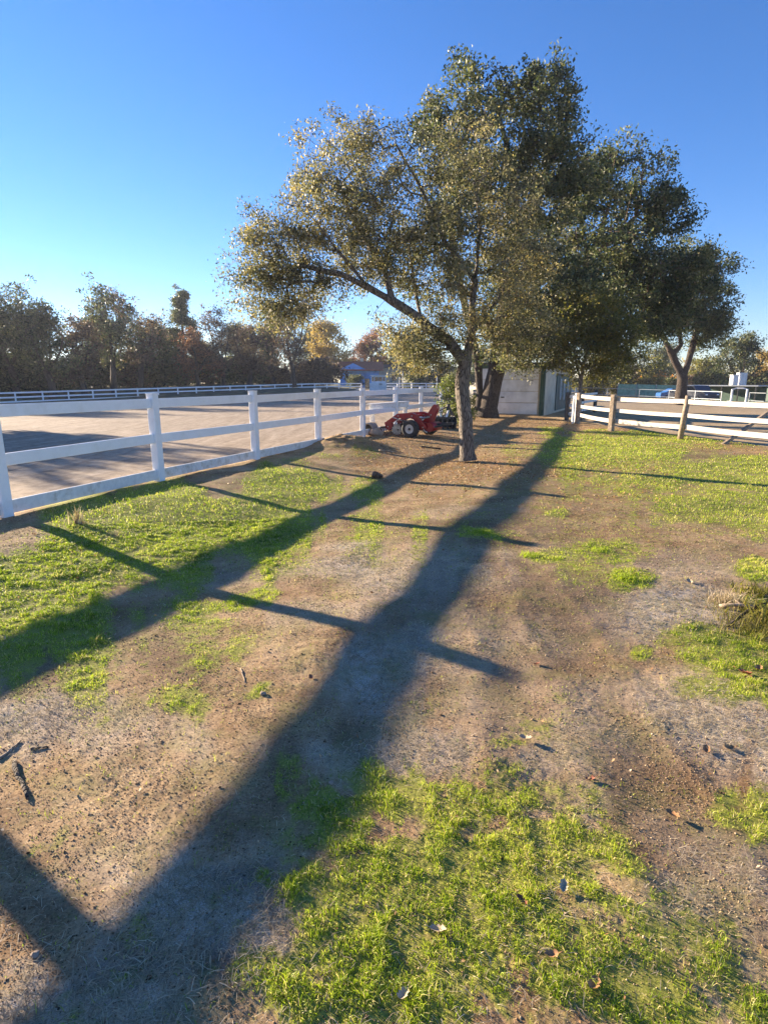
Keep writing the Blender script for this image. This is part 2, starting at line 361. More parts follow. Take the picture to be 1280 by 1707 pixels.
def ground_mat():
    m, t, o = new_mat('ground_soil')
    tc = N(t, 'TexCoord'); P = tc.outputs['Object']
    def noise(s, d=6, r=.6):
        n = N(t, 'TexNoise'); n.inputs['Scale'].default_value = s; n.inputs['Detail'].default_value = d; n.inputs['Roughness'].default_value = r
        t.links.new(P, n.inputs['Vector']); return n.outputs['Fac']
    def att(k):
        a = N(t, 'Attribute'); a.attribute_name = k; return a.outputs['Fac']
    nl = noise(.9, 5); nm = noise(14, 8, .7); nf = noise(90, 6, .75); nf2 = noise(220, 4, .7)
    soil = ramp(t, [(.36, (.07, .04, .02)), (.48, (.34, .23, .13)), (.58, (.50, .36, .21)), (.68, (.76, .60, .40))], nf)
    soil2 = ramp(t, [(.3, (.22, .145, .08)), (.5, (.44, .32, .185)), (.7, (.62, .49, .30))], nm)
    c = mixc(t, .5, soil.outputs[0], soil2.outputs[0])
    red = ramp(t, [(.45, (0, 0, 0)), (.65, (1, 1, 1))], nl)
    c = mixc(t, mixf(t, red.outputs[0], .3), c, (.22, .115, .06))
    tone = ramp(t, [(.36, (.58, .48, .40)), (.5, (.90, .84, .78)), (.62, (1.10, 1.06, 1.0))], noise(1.7, 7, .65)); c = mixc(t, 1.0, c, tone.outputs[0], 'MULTIPLY')
    strawc = ramp(t, [(.34, (.21, .165, .12)), (.5, (.54, .46, .36)), (.66, (.84, .75, .62))], nf2)
    c = mixc(t, mathmul(t, att('straw'), .9), c, strawc.outputs[0])
    damp_shade = ramp(t, [(.3, (.04, .024, .014)), (.55, (.105, .062, .036)), (.75, (.20, .13, .08))], nf)
    c = mixc(t, mathmul(t, att('damp_shade'), .85), c, damp_shade.outputs[0])  # dark brown for moist soil and for the painted shade strips
    lit = ramp(t, [(.3, (.11, .06, .035)), (.48, (.30, .17, .08)), (.6, (.44, .29, .15)), (.75, (.60, .45, .28))], nf)
    c = mixc(t, mathmul(t, att('litter'), .85), c, lit.outputs[0])
    gr = ramp(t, [(.28, (.09, .11, .018)), (.5, (.25, .26, .04)), (.72, (.44, .42, .10))], nf)
    oliv = ramp(t, [(.47, (0, 0, 0)), (.62, (1, 1, 1))], noise(3.2, 6, .75)); c = mixc(t, mathmul(t, oliv.outputs[0], .42), c, (.20, .20, .055))
    gm = N(t, 'Math', operation='MULTIPLY_ADD'); t.links.new(nm, gm.inputs[0]); gm.inputs[1].default_value = 1.6; gm.inputs[2].default_value = -.8
    ga = N(t, 'Math', operation='ADD', use_clamp=True); t.links.new(att('grass'), ga.inputs[0]); t.links.new(gm.outputs[0], ga.inputs[1])
    gs = ramp(t, [(.32, (0, 0, 0)), (.62, (1, 1, 1))], ga.outputs[0])
    c = mixc(t, mathmul(t, gs.outputs[0], .9), c, gr.outputs[0])
    b = N(t, 'BsdfPrincipled'); b.inputs['Roughness'].default_value = .95; b.inputs['Specular IOR Level'].default_value = .2
    t.links.new(c, b.inputs['Base Color'])
    h = N(t, 'Math', operation='MULTIPLY_ADD'); t.links.new(nf, h.inputs[0]); h.inputs[1].default_value = .6; t.links.new(nm, h.inputs[2])
    bp = N(t, 'Bump'); bp.inputs['Strength'].default_value = .6; bp.inputs['Distance'].default_value = .008
    t.links.new(h.outputs[0], bp.inputs['Height'])
    bp2 = N(t, 'Bump'); bp2.inputs['Strength'].default_value = .5; bp2.inputs['Distance'].default_value = .003
    t.links.new(nf2, bp2.inputs['Height']); t.links.new(bp.outputs[0], bp2.inputs['Normal'])
    t.links.new(bp2.outputs[0], b.inputs['Normal']); t.links.new(b.outputs[0], o.inputs[0]); return m
def mathmul(t, a, k):
    n = N(t, 'Math', operation='MULTIPLY'); t.links.new(a, n.inputs[0]); n.inputs[1].default_value = k; return n.outputs[0]
mixf = mathmul
def sand_mat(name, c1, c2, c3, ang):
    m, t, o = new_mat(name)
    tc = N(t, 'TexCoord'); mp = N(t, 'Mapping'); mp.inputs['Rotation'].default_value = (0, 0, ang); mp.inputs['Scale'].default_value = (2.3, .33, 1)
    t.links.new(tc.outputs['Object'], mp.inputs[0])
    n1 = N(t, 'TexNoise'); n1.inputs['Scale'].default_value = 1.2; n1.inputs['Detail'].default_value = 2; n1.inputs['Distortion'].default_value = 1.2; t.links.new(mp.outputs[0], n1.inputs['Vector'])
    n2 = N(t, 'TexNoise'); n2.inputs['Scale'].default_value = 5.3; n2.inputs['Detail'].default_value = 9; n2.inputs['Roughness'].default_value = .8; n2.inputs['Distortion'].default_value = .6; t.links.new(tc.outputs['Object'], n2.inputs['Vector'])
    ad = N(t, 'Math', operation='MULTIPLY_ADD'); t.links.new(n2.outputs['Fac'], ad.inputs[0]); ad.inputs[1].default_value = .68; t.links.new(mathmul(t, n1.outputs['Fac'], .32), ad.inputs[2])
    r = ramp(t, [(.38, c1), (.5, c2), (.62, c3)], ad.outputs[0])
    b = N(t, 'BsdfPrincipled'); b.inputs['Roughness'].default_value = .95; b.inputs['Specular IOR Level'].default_value = .2
    t.links.new(r.outputs[0], b.inputs['Base Color'])
    bp = N(t, 'Bump'); bp.inputs['Strength'].default_value = .7; bp.inputs['Distance'].default_value = .018
    t.links.new(ad.outputs[0], bp.inputs['Height']); t.links.new(bp.outputs[0], b.inputs['Normal']); t.links.new(b.outputs[0], o.inputs[0]); return m

M = {}
M['ground'] = ground_mat()
M['sand'] = sand_mat('arena_sand', (.19, .14, .095), (.34, .26, .185), (.47, .375, .275), R(21))
M['sand2'] = sand_mat('arena_sand_right', (.26, .185, .105), (.42, .31, .18), (.52, .40, .25), R(60))
M['white'] = simple('fence_white_paint', (.84, .85, .86), .45, .03, 7, .04, dirt=(.74, .74, .72))
M['whitedirty'] = simple('fence_white_weathered', (.76, .75, .72), .6, .08, 14, .12, dirt=(.44, .40, .31))
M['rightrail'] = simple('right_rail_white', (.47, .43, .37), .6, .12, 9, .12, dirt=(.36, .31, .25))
M['wood'] = simple('weathered_wood', (.34, .26, .18), .85, .3, 14, .5, dirt=(.16, .12, .09))
M['wooddark'] = simple('dark_wood', (.10, .09, .08), .85, .3, 14, .5)
M['bark'] = bark_mat('oak_bark', (.10, .08, .062), (.23, .19, .15), (.40, .34, .27))
M['barkdark'] = bark_mat('dark_bark', (.035, .026, .02), (.09, .066, .05), (.18, .14, .11))
M['barkpale'] = bark_mat('pale_bark', (.16, .10, .075), (.30, .20, .15), (.42, .31, .24))
M['blade'] = leaf_mat('grass_blades', [(0, (.06, .11, .008)), (.4, (.25, .35, .018)), (.72, (.47, .55, .04)), (.9, (.60, .56, .14)), (1, (.66, .55, .30))], .4, .5, .3)
M['weed'] = leaf_mat('olive_ground_cover', [(0, (.05, .05, .012)), (.4, (.16, .15, .03)), (.75, (.30, .27, .06)), (1, (.42, .33, .13))], .3, .6, .2)
M['straw'] = leaf_mat('dry_straw', [(0, (.16, .115, .07)), (.5, (.44, .35, .23)), (1, (.74, .63, .46))], .2, .8, .2)
M['clod'] = leaf_mat('soil_crumbs', [(0, (.06, .036, .02)), (.5, (.28, .185, .105)), (1, (.60, .46, .29))], 0, .9, .1)
M['litter'] = leaf_mat('leaf_litter', [(0, (.12, .06, .03)), (.4, (.32, .17, .07)), (.75, (.50, .32, .16)), (1, (.68, .54, .36))], .2, .7, .3)
M['leaf_front'] = leaf_mat('leaf_dusty_olive', [(0, (.028, .036, .016)), (.35, (.10, .108, .055)), (.6, (.19, .185, .115)), (.85, (.32, .29, .18)), (1, (.42, .33, .15))], .38, .5, .28)
M['leaf_oak'] = leaf_mat('leaf_dark_oak', [(0, (.02, .032, .015)), (.4, (.075, .10, .045)), (.75, (.18, .195, .09)), (1, (.30, .27, .13))], .3, .5, .3)
M['leaf_gold'] = leaf_mat('leaf_gold_green', [(0, (.05, .06, .012)), (.4, (.13, .135, .03)), (.8, (.24, .21, .05)), (1, (.34, .25, .06))], .45, .45, .5)
M['leaf_brown'] = leaf_mat('leaf_autumn_brown', [(0, (.05, .035, .03)), (.4, (.13, .085, .07)), (.8, (.23, .16, .11)), (1, (.36, .25, .13))], .3, .6, .3)
M['leaf_rust'] = leaf_mat('leaf_rust', [(0, (.10, .05, .035)), (.5, (.26, .12, .08)), (1, (.46, .22, .11))], .35, .6, .3)
M['leaf_amber'] = leaf_mat('leaf_amber', [(0, (.19, .13, .03)), (.5, (.40, .28, .07)), (1, (.60, .43, .13))], .4, .6, .3)
M['leaf_orange'] = leaf_mat('leaf_orange', [(0, (.30, .12, .03)), (.5, (.50, .20, .05)), (1, (.65, .32, .08))], .4, .6, .3)
M['leaf_bush'] = leaf_mat('leaf_bright_bush', [(0, (.05, .08, .018)), (.5, (.15, .18, .045)), (1, (.32, .33, .10))], .45, .45, .4)

# ------------------------------------------------------------------ ground, arenas
def build_ground():
    fine = np.arange(-44, 44.01, .2); co = np.arange(47, 316, 3.)
    ang = np.radians(np.concatenate([fine, co])); nA = len(ang)
    rad = [.45]
    while rad[-1] < 60: rad.append(rad[-1] * 1.0055)
    while rad[-1] < 900: rad.append(rad[-1] * 1.03)
    rad = np.array(rad); nR = len(rad)
    RR, AA = np.meshgrid(rad, ang, indexing='ij'); x = (RR * np.sin(AA)).ravel(); y = (RR * np.cos(AA)).ravel()
    z = height(x, y); g, s, d, l = masks(x, y)
    out = np.hypot(x, y) > 45
    g = np.where(out, .35, g)
    V = np.stack([x, y, z], 1); V = np.vstack([V, [[0, 0, 0]]]); c = nR * nA
    i = np.arange(nR - 1)[:, None] * nA; j = np.arange(nA)[None, :]; j2 = (j + 1) % nA
    Fq = np.stack([i + j, i + j2, i + nA + j2, i + nA + j], -1).reshape(-1, 4)[:, ::-1]
    mx = V[Fq, 0].mean(1); my = V[Fq, 1].mean(1)
    la = in_left_arena(mx, my); ra = in_right_arena(mx, my)
    def sub(mask, name, mat, attrs=True):
        f = Fq[mask]; u, inv = np.unique(f, return_inverse=True)
        at_ = {k: ('POINT', np.append(a, 0)[u]) for k, a in (('grass', g), ('straw', s), ('damp_shade', d), ('litter', l))} if attrs else None
        me = np_mesh(name, V[u], inv.reshape(-1, 4), at_, True); return tag(link_mesh(name, me, mat), kind='structure')
    sub(~la & ~ra, 'ground', M['ground']); sub(la, 'arena_sand', M['sand'], False); sub(ra, 'paddock_sand', M['sand2'], False)
build_ground()

def scatter(n, rmin, rmax, amax=44, p=0.0):
    """points with density falling with distance so that they read evenly into the distance"""
    u = rng.random(n); r = rmin * (rmax / rmin) ** u if p == 0 else (rmin ** p + u * (rmax ** p - rmin ** p)) ** (1 / p)
    a = np.radians(rng.uniform(-amax, amax, n)); return r * np.sin(a), r * np.cos(a), r
def open_ground(x, y):
    return (fence_side(x, y) > .1) & ~in_right_arena(x, y)

def blades(name, label, cat, n, rmin, rmax, dens, hgt, wid, lean, mat, tintf, p=.9):
    x, y, r = scatter(n, rmin, rmax, 44, p)
    g, s, d, l = masks(x, y)
    cl = pn(x * 9, y * 9, 95) + .6 * pn(x * 21, y * 21, 96)
    pr = dens(g, s, d, l, x, y) * (smooth(-1.0 - .5 * smooth(3, 9, r), .35 - .6 * smooth(3, 9, r), cl) * 1.25 if lean < 1.2 else 1); keep = (rng.random(n) < pr) & open_ground(x, y)
    x, y, r, g = x[keep], y[keep], r[keep], g[keep]; cl = cl[keep]; m = len(x); pr = pr[keep]
    # tuft: pull points together a little
    tx = pn(x * 11, y * 11, 71); ty = pn(x * 11, y * 11, 73); x = x + tx * .018; y = y + ty * .018
    z = height(x, y)
    a = rng.uniform(0, 2 * np.pi, m); h = hgt * rng.uniform(.35, 1.45, m) * (.65 + .5 * pr) * (1 + .35 * pn(x * 3, y * 3, 75)) * ((.8 + .5 * np.clip(cl, -.6, 1)) * np.where(rng.random(m) < .05, 1.6, 1) if lean < 1.2 else 1); w = np.maximum(wid, r * .00075) * rng.uniform(.7, 1.3, m)
    ln = lean * rng.uniform(.3, 1.5, m)
    dx, dy = np.cos(a), np.sin(a); fa = rng.uniform(0, np.pi, m); bx, by = np.cos(fa), np.sin(fa)
    P0 = np.stack([x, y, z - .004], 1); D = np.stack([dx, dy, 0 * dx], 1); B = np.stack([bx, by, 0 * bx], 1) * w[:, None] * .5
    if lean < 3:
        up = np.zeros((m, 3)); up[:, 2] = 1
        P1 = P0 + up * (h * .6)[:, None] + D * (h * ln * .25)[:, None]; P2_ = P0 + up * (h * np.clip(1 - .3 * ln, .35, 1))[:, None] + D * (h * ln * .75)[:, None]
    else:
        L = h; P0[:, 2] += .004 + rng.uniform(0, .006, m); B = np.stack([-dy, dx, 0 * dx], 1) * w[:, None] * .5
        P1 = P0 + D * (L * .5)[:, None]; P1[:, 2] += rng.uniform(.001, .012, m); P2_ = P0 + D * L[:, None]; P2_[:, 2] += rng.uniform(-.004, .008, m)
    V = np.stack([P0 - B, P0 + B, P1 + B * .8, P1 - B * .8, P2_ + B * .15, P2_ - B * .15], 1).reshape(-1, 3)
    b = np.arange(m)[:, None] * 6; Fq = np.stack([b + np.array([0, 1, 2, 3]), b + np.array([3, 2, 4, 5])], 1).reshape(-1, 4)
    t = np.clip(tintf(x, y, m, g), 0, 1)
    me = np_mesh(name, V, Fq, {'tint': ('FACE', np.repeat(t, 2))}, True)
    return tag(link_mesh(name, me, mat), label, cat, kind='stuff')
def gt(x, y, m, g):
    t = .50 + .33 * fbm(x * 1.6, y * 1.6, 81, 3) + rng.normal(0, .2, m); t = t - .17 * smooth(4.5, 2.0, fence_side(x, y)); return np.where(rng.random(m) < .14, .97, t)
blades('grass', 'short bright green grass in ragged patches on the bare lawn near the camera', 'grass', 1500000, .9, 7.0, lambda g, s, d, l, x, y: np.clip(smooth(.12, 1.0, g) ** 1.5 * (1 - .45 * smooth(0, .6, fbm(x * 3.5, y * 3.5, 77, 2))) * .55 + .012, 0, 1), .025, .0021, .9, M['blade'], gt, 1.25)
blades('grass', 'short yellow green turf further off around the tree and fences', 'grass', 500000, 7.0, 24, lambda g, s, d, l, x, y: smooth(.25, .8, g) ** 1.3 * .5 + .008, .036, .004, .9, M['blade'], gt, .8)
blades('ground_cover', 'tiny low olive green weeds and moss speckled over the bare soil', 'ground cover', 650000, .9, 12, lambda g, s, d, l, x, y: np.clip(.10 + .75 * smooth(-.15, .75, fbm(x * 1.5, y * 1.5, 87, 4)), 0, 1) * .5 * (1 - .6 * s), .011, .0026, 1.6, M['weed'], lambda x, y, m, g: .45 + .3 * fbm(x * 2.5, y * 2.5, 89, 2) + rng.normal(0, .2, m), .95)
blades('straw', 'pale dry straw and dead grass matted flat on the bare ground', 'straw', 620000, .9, 14, lambda g, s, d, l, x, y: np.clip(.12 + .85 * smooth(.15, .8, s) - .5 * d, .04, 1) * .6 * (1 - .35 * g), .045, .0016, 5, M['straw'], lambda x, y, m, g: .5 + .25 * fbm(x * 2, y * 2, 83, 2) + rng.normal(0, .2, m), .7)

def crumbs():
    n = 620000; x, y, r = scatter(n, .9, 8, 44, 1.0); g, s, d, l = masks(x, y)
    keep = (rng.random(n) < .6 * (.75 - .5 * g - .35 * s + .2 * d) * (.4 + .8 * smooth(-.4, .5, fbm(x * 2.5, y * 2.5, 91, 2)))) & open_ground(x, y)
    x, y, r = x[keep], y[keep], r[keep]; m = len(x); z = height(x, y)
    sz = np.minimum(.00135 * np.exp(rng.normal(0, .42, m)) * (1 + r * .12), .008)
    O = np.array([[1, 0, 0], [0, 1, 0], [-1, 0, 0], [0, -1, 0], [0, 0, .8], [0, 0, -.6]]); a = rng.uniform(0, 6.28, m); c, sn = np.cos(a), np.sin(a)
    J = O[None] * rng.uniform(.6, 1.35, (m, 6, 1)) * sz[:, None, None]
    X = J[:, :, 0] * c[:, None] - J[:, :, 1] * sn[:, None]; Y = J[:, :, 0] * sn[:, None] + J[:, :, 1] * c[:, None]
    V = np.stack([X + x[:, None], Y + y[:, None], J[:, :, 2] + (z + sz * .3)[:, None]], -1).reshape(-1, 3)
    T = np.array([[0, 1, 4], [1, 2, 4], [2, 3, 4], [3, 0, 4], [1, 0, 5], [2, 1, 5], [3, 2, 5], [0, 3, 5]])
    Fq = (np.arange(m)[:, None, None] * 6 + T[None]).reshape(-1, 3)
    me = np_mesh('soil_crumbs', V, Fq, {'tint': ('FACE', np.repeat(np.clip(rng.normal(.5, .25, m), 0, 1), 8))})
    tag(link_mesh('soil_crumbs', me, M['clod']), 'loose brown soil crumbs and grit over the bare earth', 'soil', kind='stuff')
crumbs()

def litter():
    n = 210000; x, y, r = scatter(n, 1.2, 30, 39, 1.1); g, s, d, l = masks(x, y)
    keep = (rng.random(n) < l * .75 + .006) & (fence_side(x, y) > .1) & ~in_right_arena(x, y)
    x, y, r = x[keep], y[keep], r[keep]; m = len(x); z = height(x, y)
    L = rng.uniform(.009, .022, m) * smooth(-4, 9, r) * 1.1; W = L * rng.uniform(.4, .65, m); a = rng.uniform(0, 6.28, m); tl = rng.normal(0, .45, m); tw = rng.normal(0, .5, m)
    A = np.stack([np.cos(a) * np.cos(tl), np.sin(a) * np.cos(tl), np.sin(tl)], 1); Bv = np.stack([-np.sin(a) * np.cos(tw), np.cos(a) * np.cos(tw), np.sin(tw)], 1)
    C = np.stack([x, y, z + .008 + .006 * rng.random(m)], 1)
    V = np.stack([C - A * L[:, None], C + Bv * W[:, None] + [0, 0, .004], C + A * L[:, None], C - Bv * W[:, None]], 1).reshape(-1, 3)
    Fq = np.arange(m)[:, None] * 4 + np.array([0, 1, 2, 3])
    me = np_mesh('leaf_litter', V, Fq, {'tint': ('FACE', np.clip(rng.normal(.5, .28, m), 0, 1))})
    tag(link_mesh('leaf_litter', me, M['litter']), 'fallen brown oak leaves strewn under the trees and over the lawn', 'fallen leaves', kind='stuff')
litter()

# ------------------------------------------------------------------ fences
def post_mb(p, h, w, cap=True):
    b = MB(); b.box((p.x, p.y, p.z + h / 2 - .15), (w, w, h + .3), rz=-math.atan2(FD.x, FD.y), bev=.006)
    if cap:
        b.box((p.x, p.y, p.z + h + .008), (w + .016, w + .016, .016), rz=-math.atan2(FD.x, FD.y), bev=.004)
    return b
def near_fence():
    root = empty('white_fence', P2)
    tag(root, 'long white three rail board fence between the lawn and the sandy arena', 'fence')
    inv = Matrix.Translation(-P2)
    lo, hi = -3, 16
    pts = []
    for i in range(lo, hi + 1):
        p = fpost(i); p.z = tz(p.x, p.y); pts.append(p)
    for i, p in enumerate(pts):
        q = p - P2; jw = random.uniform(-.004, .004)
        post_mb(q, 1.36 + jw, .13).build('post', M['white'], root)
    for i in range(len(pts) - 1):
        a = pts[i] - P2; b = pts[i + 1] - P2; e = (pts[i + 1] - pts[i]).normalized() * .062
        for z0, z1 in ((.015, .175), (.59, .735), (1.145, 1.29)):
            s = random.uniform(-.012, .012) if z0 > .1 else 0
            mb = MB(); mb.beam(a + e + Vector((0, 0, (z0 + z1) / 2 + s)), b - e + Vector((0, 0, (z0 + z1) / 2 - s)), .042, z1 - z0, bev=.006)
            mb.build('rail', M['white'] if z0 > .1 else M['whitedirty'], root)
near_fence()

def line_fence(name, label, path, sp, h, rails, pw, rt, mat, cat='fence', rot=True, rh=.14):
    root = empty(name, (path[0][0], path[0][1], 0)); tag(root, label, cat); o = Vector(root.location)
    P = [Vector((a[0], a[1], 0)) for a in path]; ds = [0]
    for i in range(1, len(P)): ds.append(ds[-1] + (P[i] - P[i - 1]).length)
    n = max(1, round(ds[-1] / sp)); pts = []
    for k in range(n + 1):
        d = ds[-1] * k / n; i = 1
        while i < len(ds) - 1 and ds[i] < d: i += 1
        f = (d - ds[i - 1]) / (ds[i] - ds[i - 1]); q = P[i - 1].lerp(P[i], f); q.z = tz(q.x, q.y); pts.append(q - o)
    for k, q in enumerate(pts):
        d = (pts[min(k + 1, n)] - pts[max(k - 1, 0)]); mb = MB(); mb.box((q.x, q.y, q.z + h / 2 - .1), (pw, pw, h + .2), rz=math.atan2(d.y, d.x), bev=.008)
        mb.build('post', mat, root)
    for k in range(n):
        for zc in rails:
            mb = MB(); mb.beam(pts[k] + Vector((0, 0, zc)), pts[k + 1] + Vector((0, 0, zc)), rt, rh * (1.2 if rh > .1 else 1)); mb.build('rail', mat, root)
    return root
def curve(pts, n=10):
    out = []
    for i in range(len(pts) - 1):
        p0 = Vector(pts[max(i - 1, 0)]); p1 = Vector(pts[i]); p2 = Vector(pts[i + 1]); p3 = Vector(pts[min(i + 2, len(pts) - 1)])
        for k in range(n):
            t = k / n; out.append(.5 * ((2 * p1) + (p2 - p0) * t + (2 * p0 - 5 * p1 + 4 * p2 - p3) * t * t + (3 * p1 - p0 - 3 * p2 + p3) * t ** 3))
    out.append(Vector(pts[-1])); return out
FAR = curve([(-50, 44), (-47, 53), (-40, 62), (-33, 70), (-25, 79), (-14, 92), (-4, 103)])
line_fence('white_fence', 'distant white three rail fence curving round the far left side of the arena', FAR, 2.65, 1.3, (.25, .72, 1.2), .14, .05, M['white'])
line_fence('white_fence', 'distant white rail fence to the right of the small white booth', [(-.2, 106), (6, 108.5), (16, 112)], 2.9, 1.3, (.25, .72, 1.2), .15, .05, M['white'])

def tube_post(mb, p, h, r, lean=(0, 0)):
    mb.tube([p + Vector((0, 0, -.2)), p + Vector((lean[0] * .5, lean[1] * .5, h * .5)), p + Vector((lean[0], lean[1], h))], [r * 1.05, r, r * .96], 12)
def right_fence():
    root = empty('rail_fence', RF[2]); tag(root, 'low fence on the right with three white rails on brown wooden posts', 'fence'); o = Vector(root.location)
    for i, (p, sq, ln) in enumerate(((RF[1], 1, 0), (RF[2], 1, 0), (RF[3], 0, .10), (RF[4], 0, .02))):
        mb = MB(); q = p - o; q.z = 0
        if sq: mb.box((q.x, q.y, .48), (.15, .15, 1.32), rz=.6, bev=.012)
        else: tube_post(mb, q, 1.17, .075, (ln, 0))
        mb.build('post', M['wood'], root)
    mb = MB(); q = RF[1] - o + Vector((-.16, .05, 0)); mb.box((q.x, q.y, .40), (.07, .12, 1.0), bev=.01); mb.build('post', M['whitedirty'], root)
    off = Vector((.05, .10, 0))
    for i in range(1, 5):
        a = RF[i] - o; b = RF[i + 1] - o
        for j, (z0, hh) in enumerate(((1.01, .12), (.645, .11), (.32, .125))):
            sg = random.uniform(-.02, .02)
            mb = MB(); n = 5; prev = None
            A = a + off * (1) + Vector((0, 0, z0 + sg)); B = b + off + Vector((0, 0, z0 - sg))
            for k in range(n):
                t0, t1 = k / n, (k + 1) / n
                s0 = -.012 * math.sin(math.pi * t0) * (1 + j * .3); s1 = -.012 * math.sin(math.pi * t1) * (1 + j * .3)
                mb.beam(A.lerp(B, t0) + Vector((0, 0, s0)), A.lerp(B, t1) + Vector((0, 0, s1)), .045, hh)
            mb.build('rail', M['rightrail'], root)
right_fence()
def back_rails():
    a = RF[1]; root = empty('rail_fence', a); tag(root, 'short dark pipe and rail fence running back beside the shed from the first wooden post', 'fence')
    d = Vector((.5, 10.5, 0)); q0 = gp(944, 700) - a; pts = [Vector((0, .15, 0)), Vector((q0.x, q0.y, 0)), Vector((q0.x + 1.75, q0.y + 3.4, 0)), Vector((q0.x + 3.6, q0.y + 6.8, 0))]
    for i, q in enumerate(pts):
        mb = MB(); mb.box((q.x, q.y, .5), (.15, .15, 1.25), bev=.012); mb.build('post', M['wooddark'] if i > 0 else M['whitedirty'], root)
    for i in range(3):
        for z in (.25, .6, .95):
            mb = MB(); mb.beam(pts[i] + Vector((.07, 0, z)), pts[i + 1] + Vector((.07, 0, z)), .05, .10); mb.build('rail', M['whitedirty'], root)
back_rails()
b0 = gp(1208, 739); b1 = at(1284, 684, b0.y + .9)
mb = MB(); dv = (b1 - b0); mb.beam(b0 - dv * .05, b0 + dv * 1.25, .08, .09, bev=.01)
tag(mb.build('brace_pole', M['wood']), 'wooden pole leaning diagonally against the right fence at the edge of the lawn', 'pole')

# ------------------------------------------------------------------ trees
def grow(base, limbs, blobs, base_r, seed, tip_r=.006, step=.35, k=2.3, jit=.12, gap=None):
    """limbs: polylines; blobs: (centre, (rx,ry,rz), count). returns nodes P, parent, radius, attractor positions"""
    rg = np.random.default_rng(seed); P = [np.array(base, float)]; par = [-1]; jl = [jit * .3]
    def path(i0, q, bend=0.0):
        jit = jl[0]
        p0 = P[i0]; q = np.array(q, float); L = np.linalg.norm(q - p0); n = max(1, int(L / step)); last = i0
        m = (p0 + q) / 2 + np.array([0, 0, bend * L]) + rg.normal(0, jit * L * .5, 3)
        for j in range(1, n + 1):
            t = j / n; p = (1 - t) ** 2 * p0 + 2 * t * (1 - t) * m + t * t * q
            if j < n: p = p + rg.normal(0, jit * .12, 3)
            P.append(p); par.append(last); last = len(P) - 1
        return last
    for L in limbs:
        A = np.array(P); i = int(np.argmin(((A - np.array(L[0])) ** 2).sum(1)))
        for q in L[(1 if len(P) > 1 or np.allclose(L[0], base) else 0):]:
            i = path(i, q, 0) if False else path(i, q)
    jl[0] = jit
    att = []
    for c, r, n in blobs:
        d = rg.normal(size=(n, 3)); d /= np.linalg.norm(d, axis=1)[:, None]
        q_ = rg.random((n, 1)) ** .5; q_ = np.where(rg.random((n, 1)) < .2, q_ * 1.38 + .1, q_ * .95); att.append(np.array(c) + d * q_ * np.array(r))
    att = np.vstack(att); A = np.array(P)
    if gap is not None:
        f = gap; nz = pn(att[:, 0] * f + att[:, 2] * .35 * f, att[:, 2] * f + att[:, 1] * .5 * f, seed + 3); att = att[nz > -.32]
    dd = np.min(((att[:, None] - A[None]) ** 2).sum(2), 1); att = att[np.argsort(dd)]
    buf = np.zeros((len(att) * 60 + len(P) + 100, 3)); buf[:len(P)] = A; cnt = len(P); tips = []
    dist0 = np.zeros(len(buf))
    for q in att:
        d = np.sqrt(((buf[:cnt] - q) ** 2).sum(1)); up = (q[2] - buf[:cnt, 2]); w = d + .5 * np.maximum(-up, 0)
        i = int(np.argmin(w)); n0 = len(P); last = path(i, q, .08)
        new = np.array(P[n0:]).reshape(-1, 3)
        if cnt + len(new) > len(buf): buf = np.vstack([buf, np.zeros((5000, 3))])
        buf[cnt:cnt + len(new)] = new; cnt += len(new); tips.append(last)
    P = np.array(P); par = np.array(par); acc = np.zeros(len(P)); kids = np.zeros(len(P), int)
    np.add.at(kids, par[1:], 1); acc[kids == 0] = tip_r ** k
    for i in range(len(P) - 1, 0, -1):
        acc[i] = max(acc[i], tip_r ** k); acc[par[i]] += acc[i]
    r = acc ** (1 / k); pw = math.log(base_r / tip_r) / math.log(max(r[0] / tip_r, 1.5)); r = tip_r * (r / tip_r) ** pw
    return P, par, r, att
def skin(P, par, r, org, flare=1.0):
    n = len(P); ch = [[] for _ in range(n)]
    for i in range(1, n): ch[par[i]].append(i)
    V = []; Fq = []; starts = [(0, None)]
    org = np.array(org)
    while starts:
        i, pr = starts.pop(); chain = [] if pr is None else [(P[pr], min(r[pr], r[i] * 1.15))]
        while True:
            chain.append((P[i], r[i])); c = ch[i]
            if not c: break
            c = sorted(c, key=lambda a: -r[a]); 
            for o_ in c[1:]: starts.append((o_, i))
            i = c[0]
        if len(chain) < 2: continue
        rm = chain[0][1]; ns = 12 if rm > .12 else 8 if rm > .05 else 5 if rm > .018 else 3
        ref = None; base = len(V)
        for j, (p, rr) in enumerate(chain):
            d = chain[min(j + 1, len(chain) - 1)][0] - chain[max(j - 1, 0)][0]; d = d / (np.linalg.norm(d) + 1e-9)
            if ref is None:
                ref = np.cross(d, [.3, 1, .1]); ref /= np.linalg.norm(ref) + 1e-9
            ref = ref - d * ref.dot(d); ref /= np.linalg.norm(ref) + 1e-9; b = np.cross(d, ref)
            if pr is None and j < 3: rr = rr * (1 + flare * (.35, .10, .03)[j])
            for s in range(ns):
                t = 2 * math.pi * s / ns; w = 1 + (.07 * math.sin(3 * t + p[2] * 2) + .05 * math.sin(5 * t + p[2] * 5) if ns > 7 else 0)
                V.append(p - org + (ref * math.cos(t) + b * math.sin(t)) * rr * w)
        for j in range(len(chain) - 1):
            for s in range(ns): Fq.append((base + j * ns + s, base + j * ns + (s + 1) % ns, base + (j + 1) * ns + (s + 1) % ns, base + (j + 1) * ns + s))
    return np.array(V), np.array(Fq)
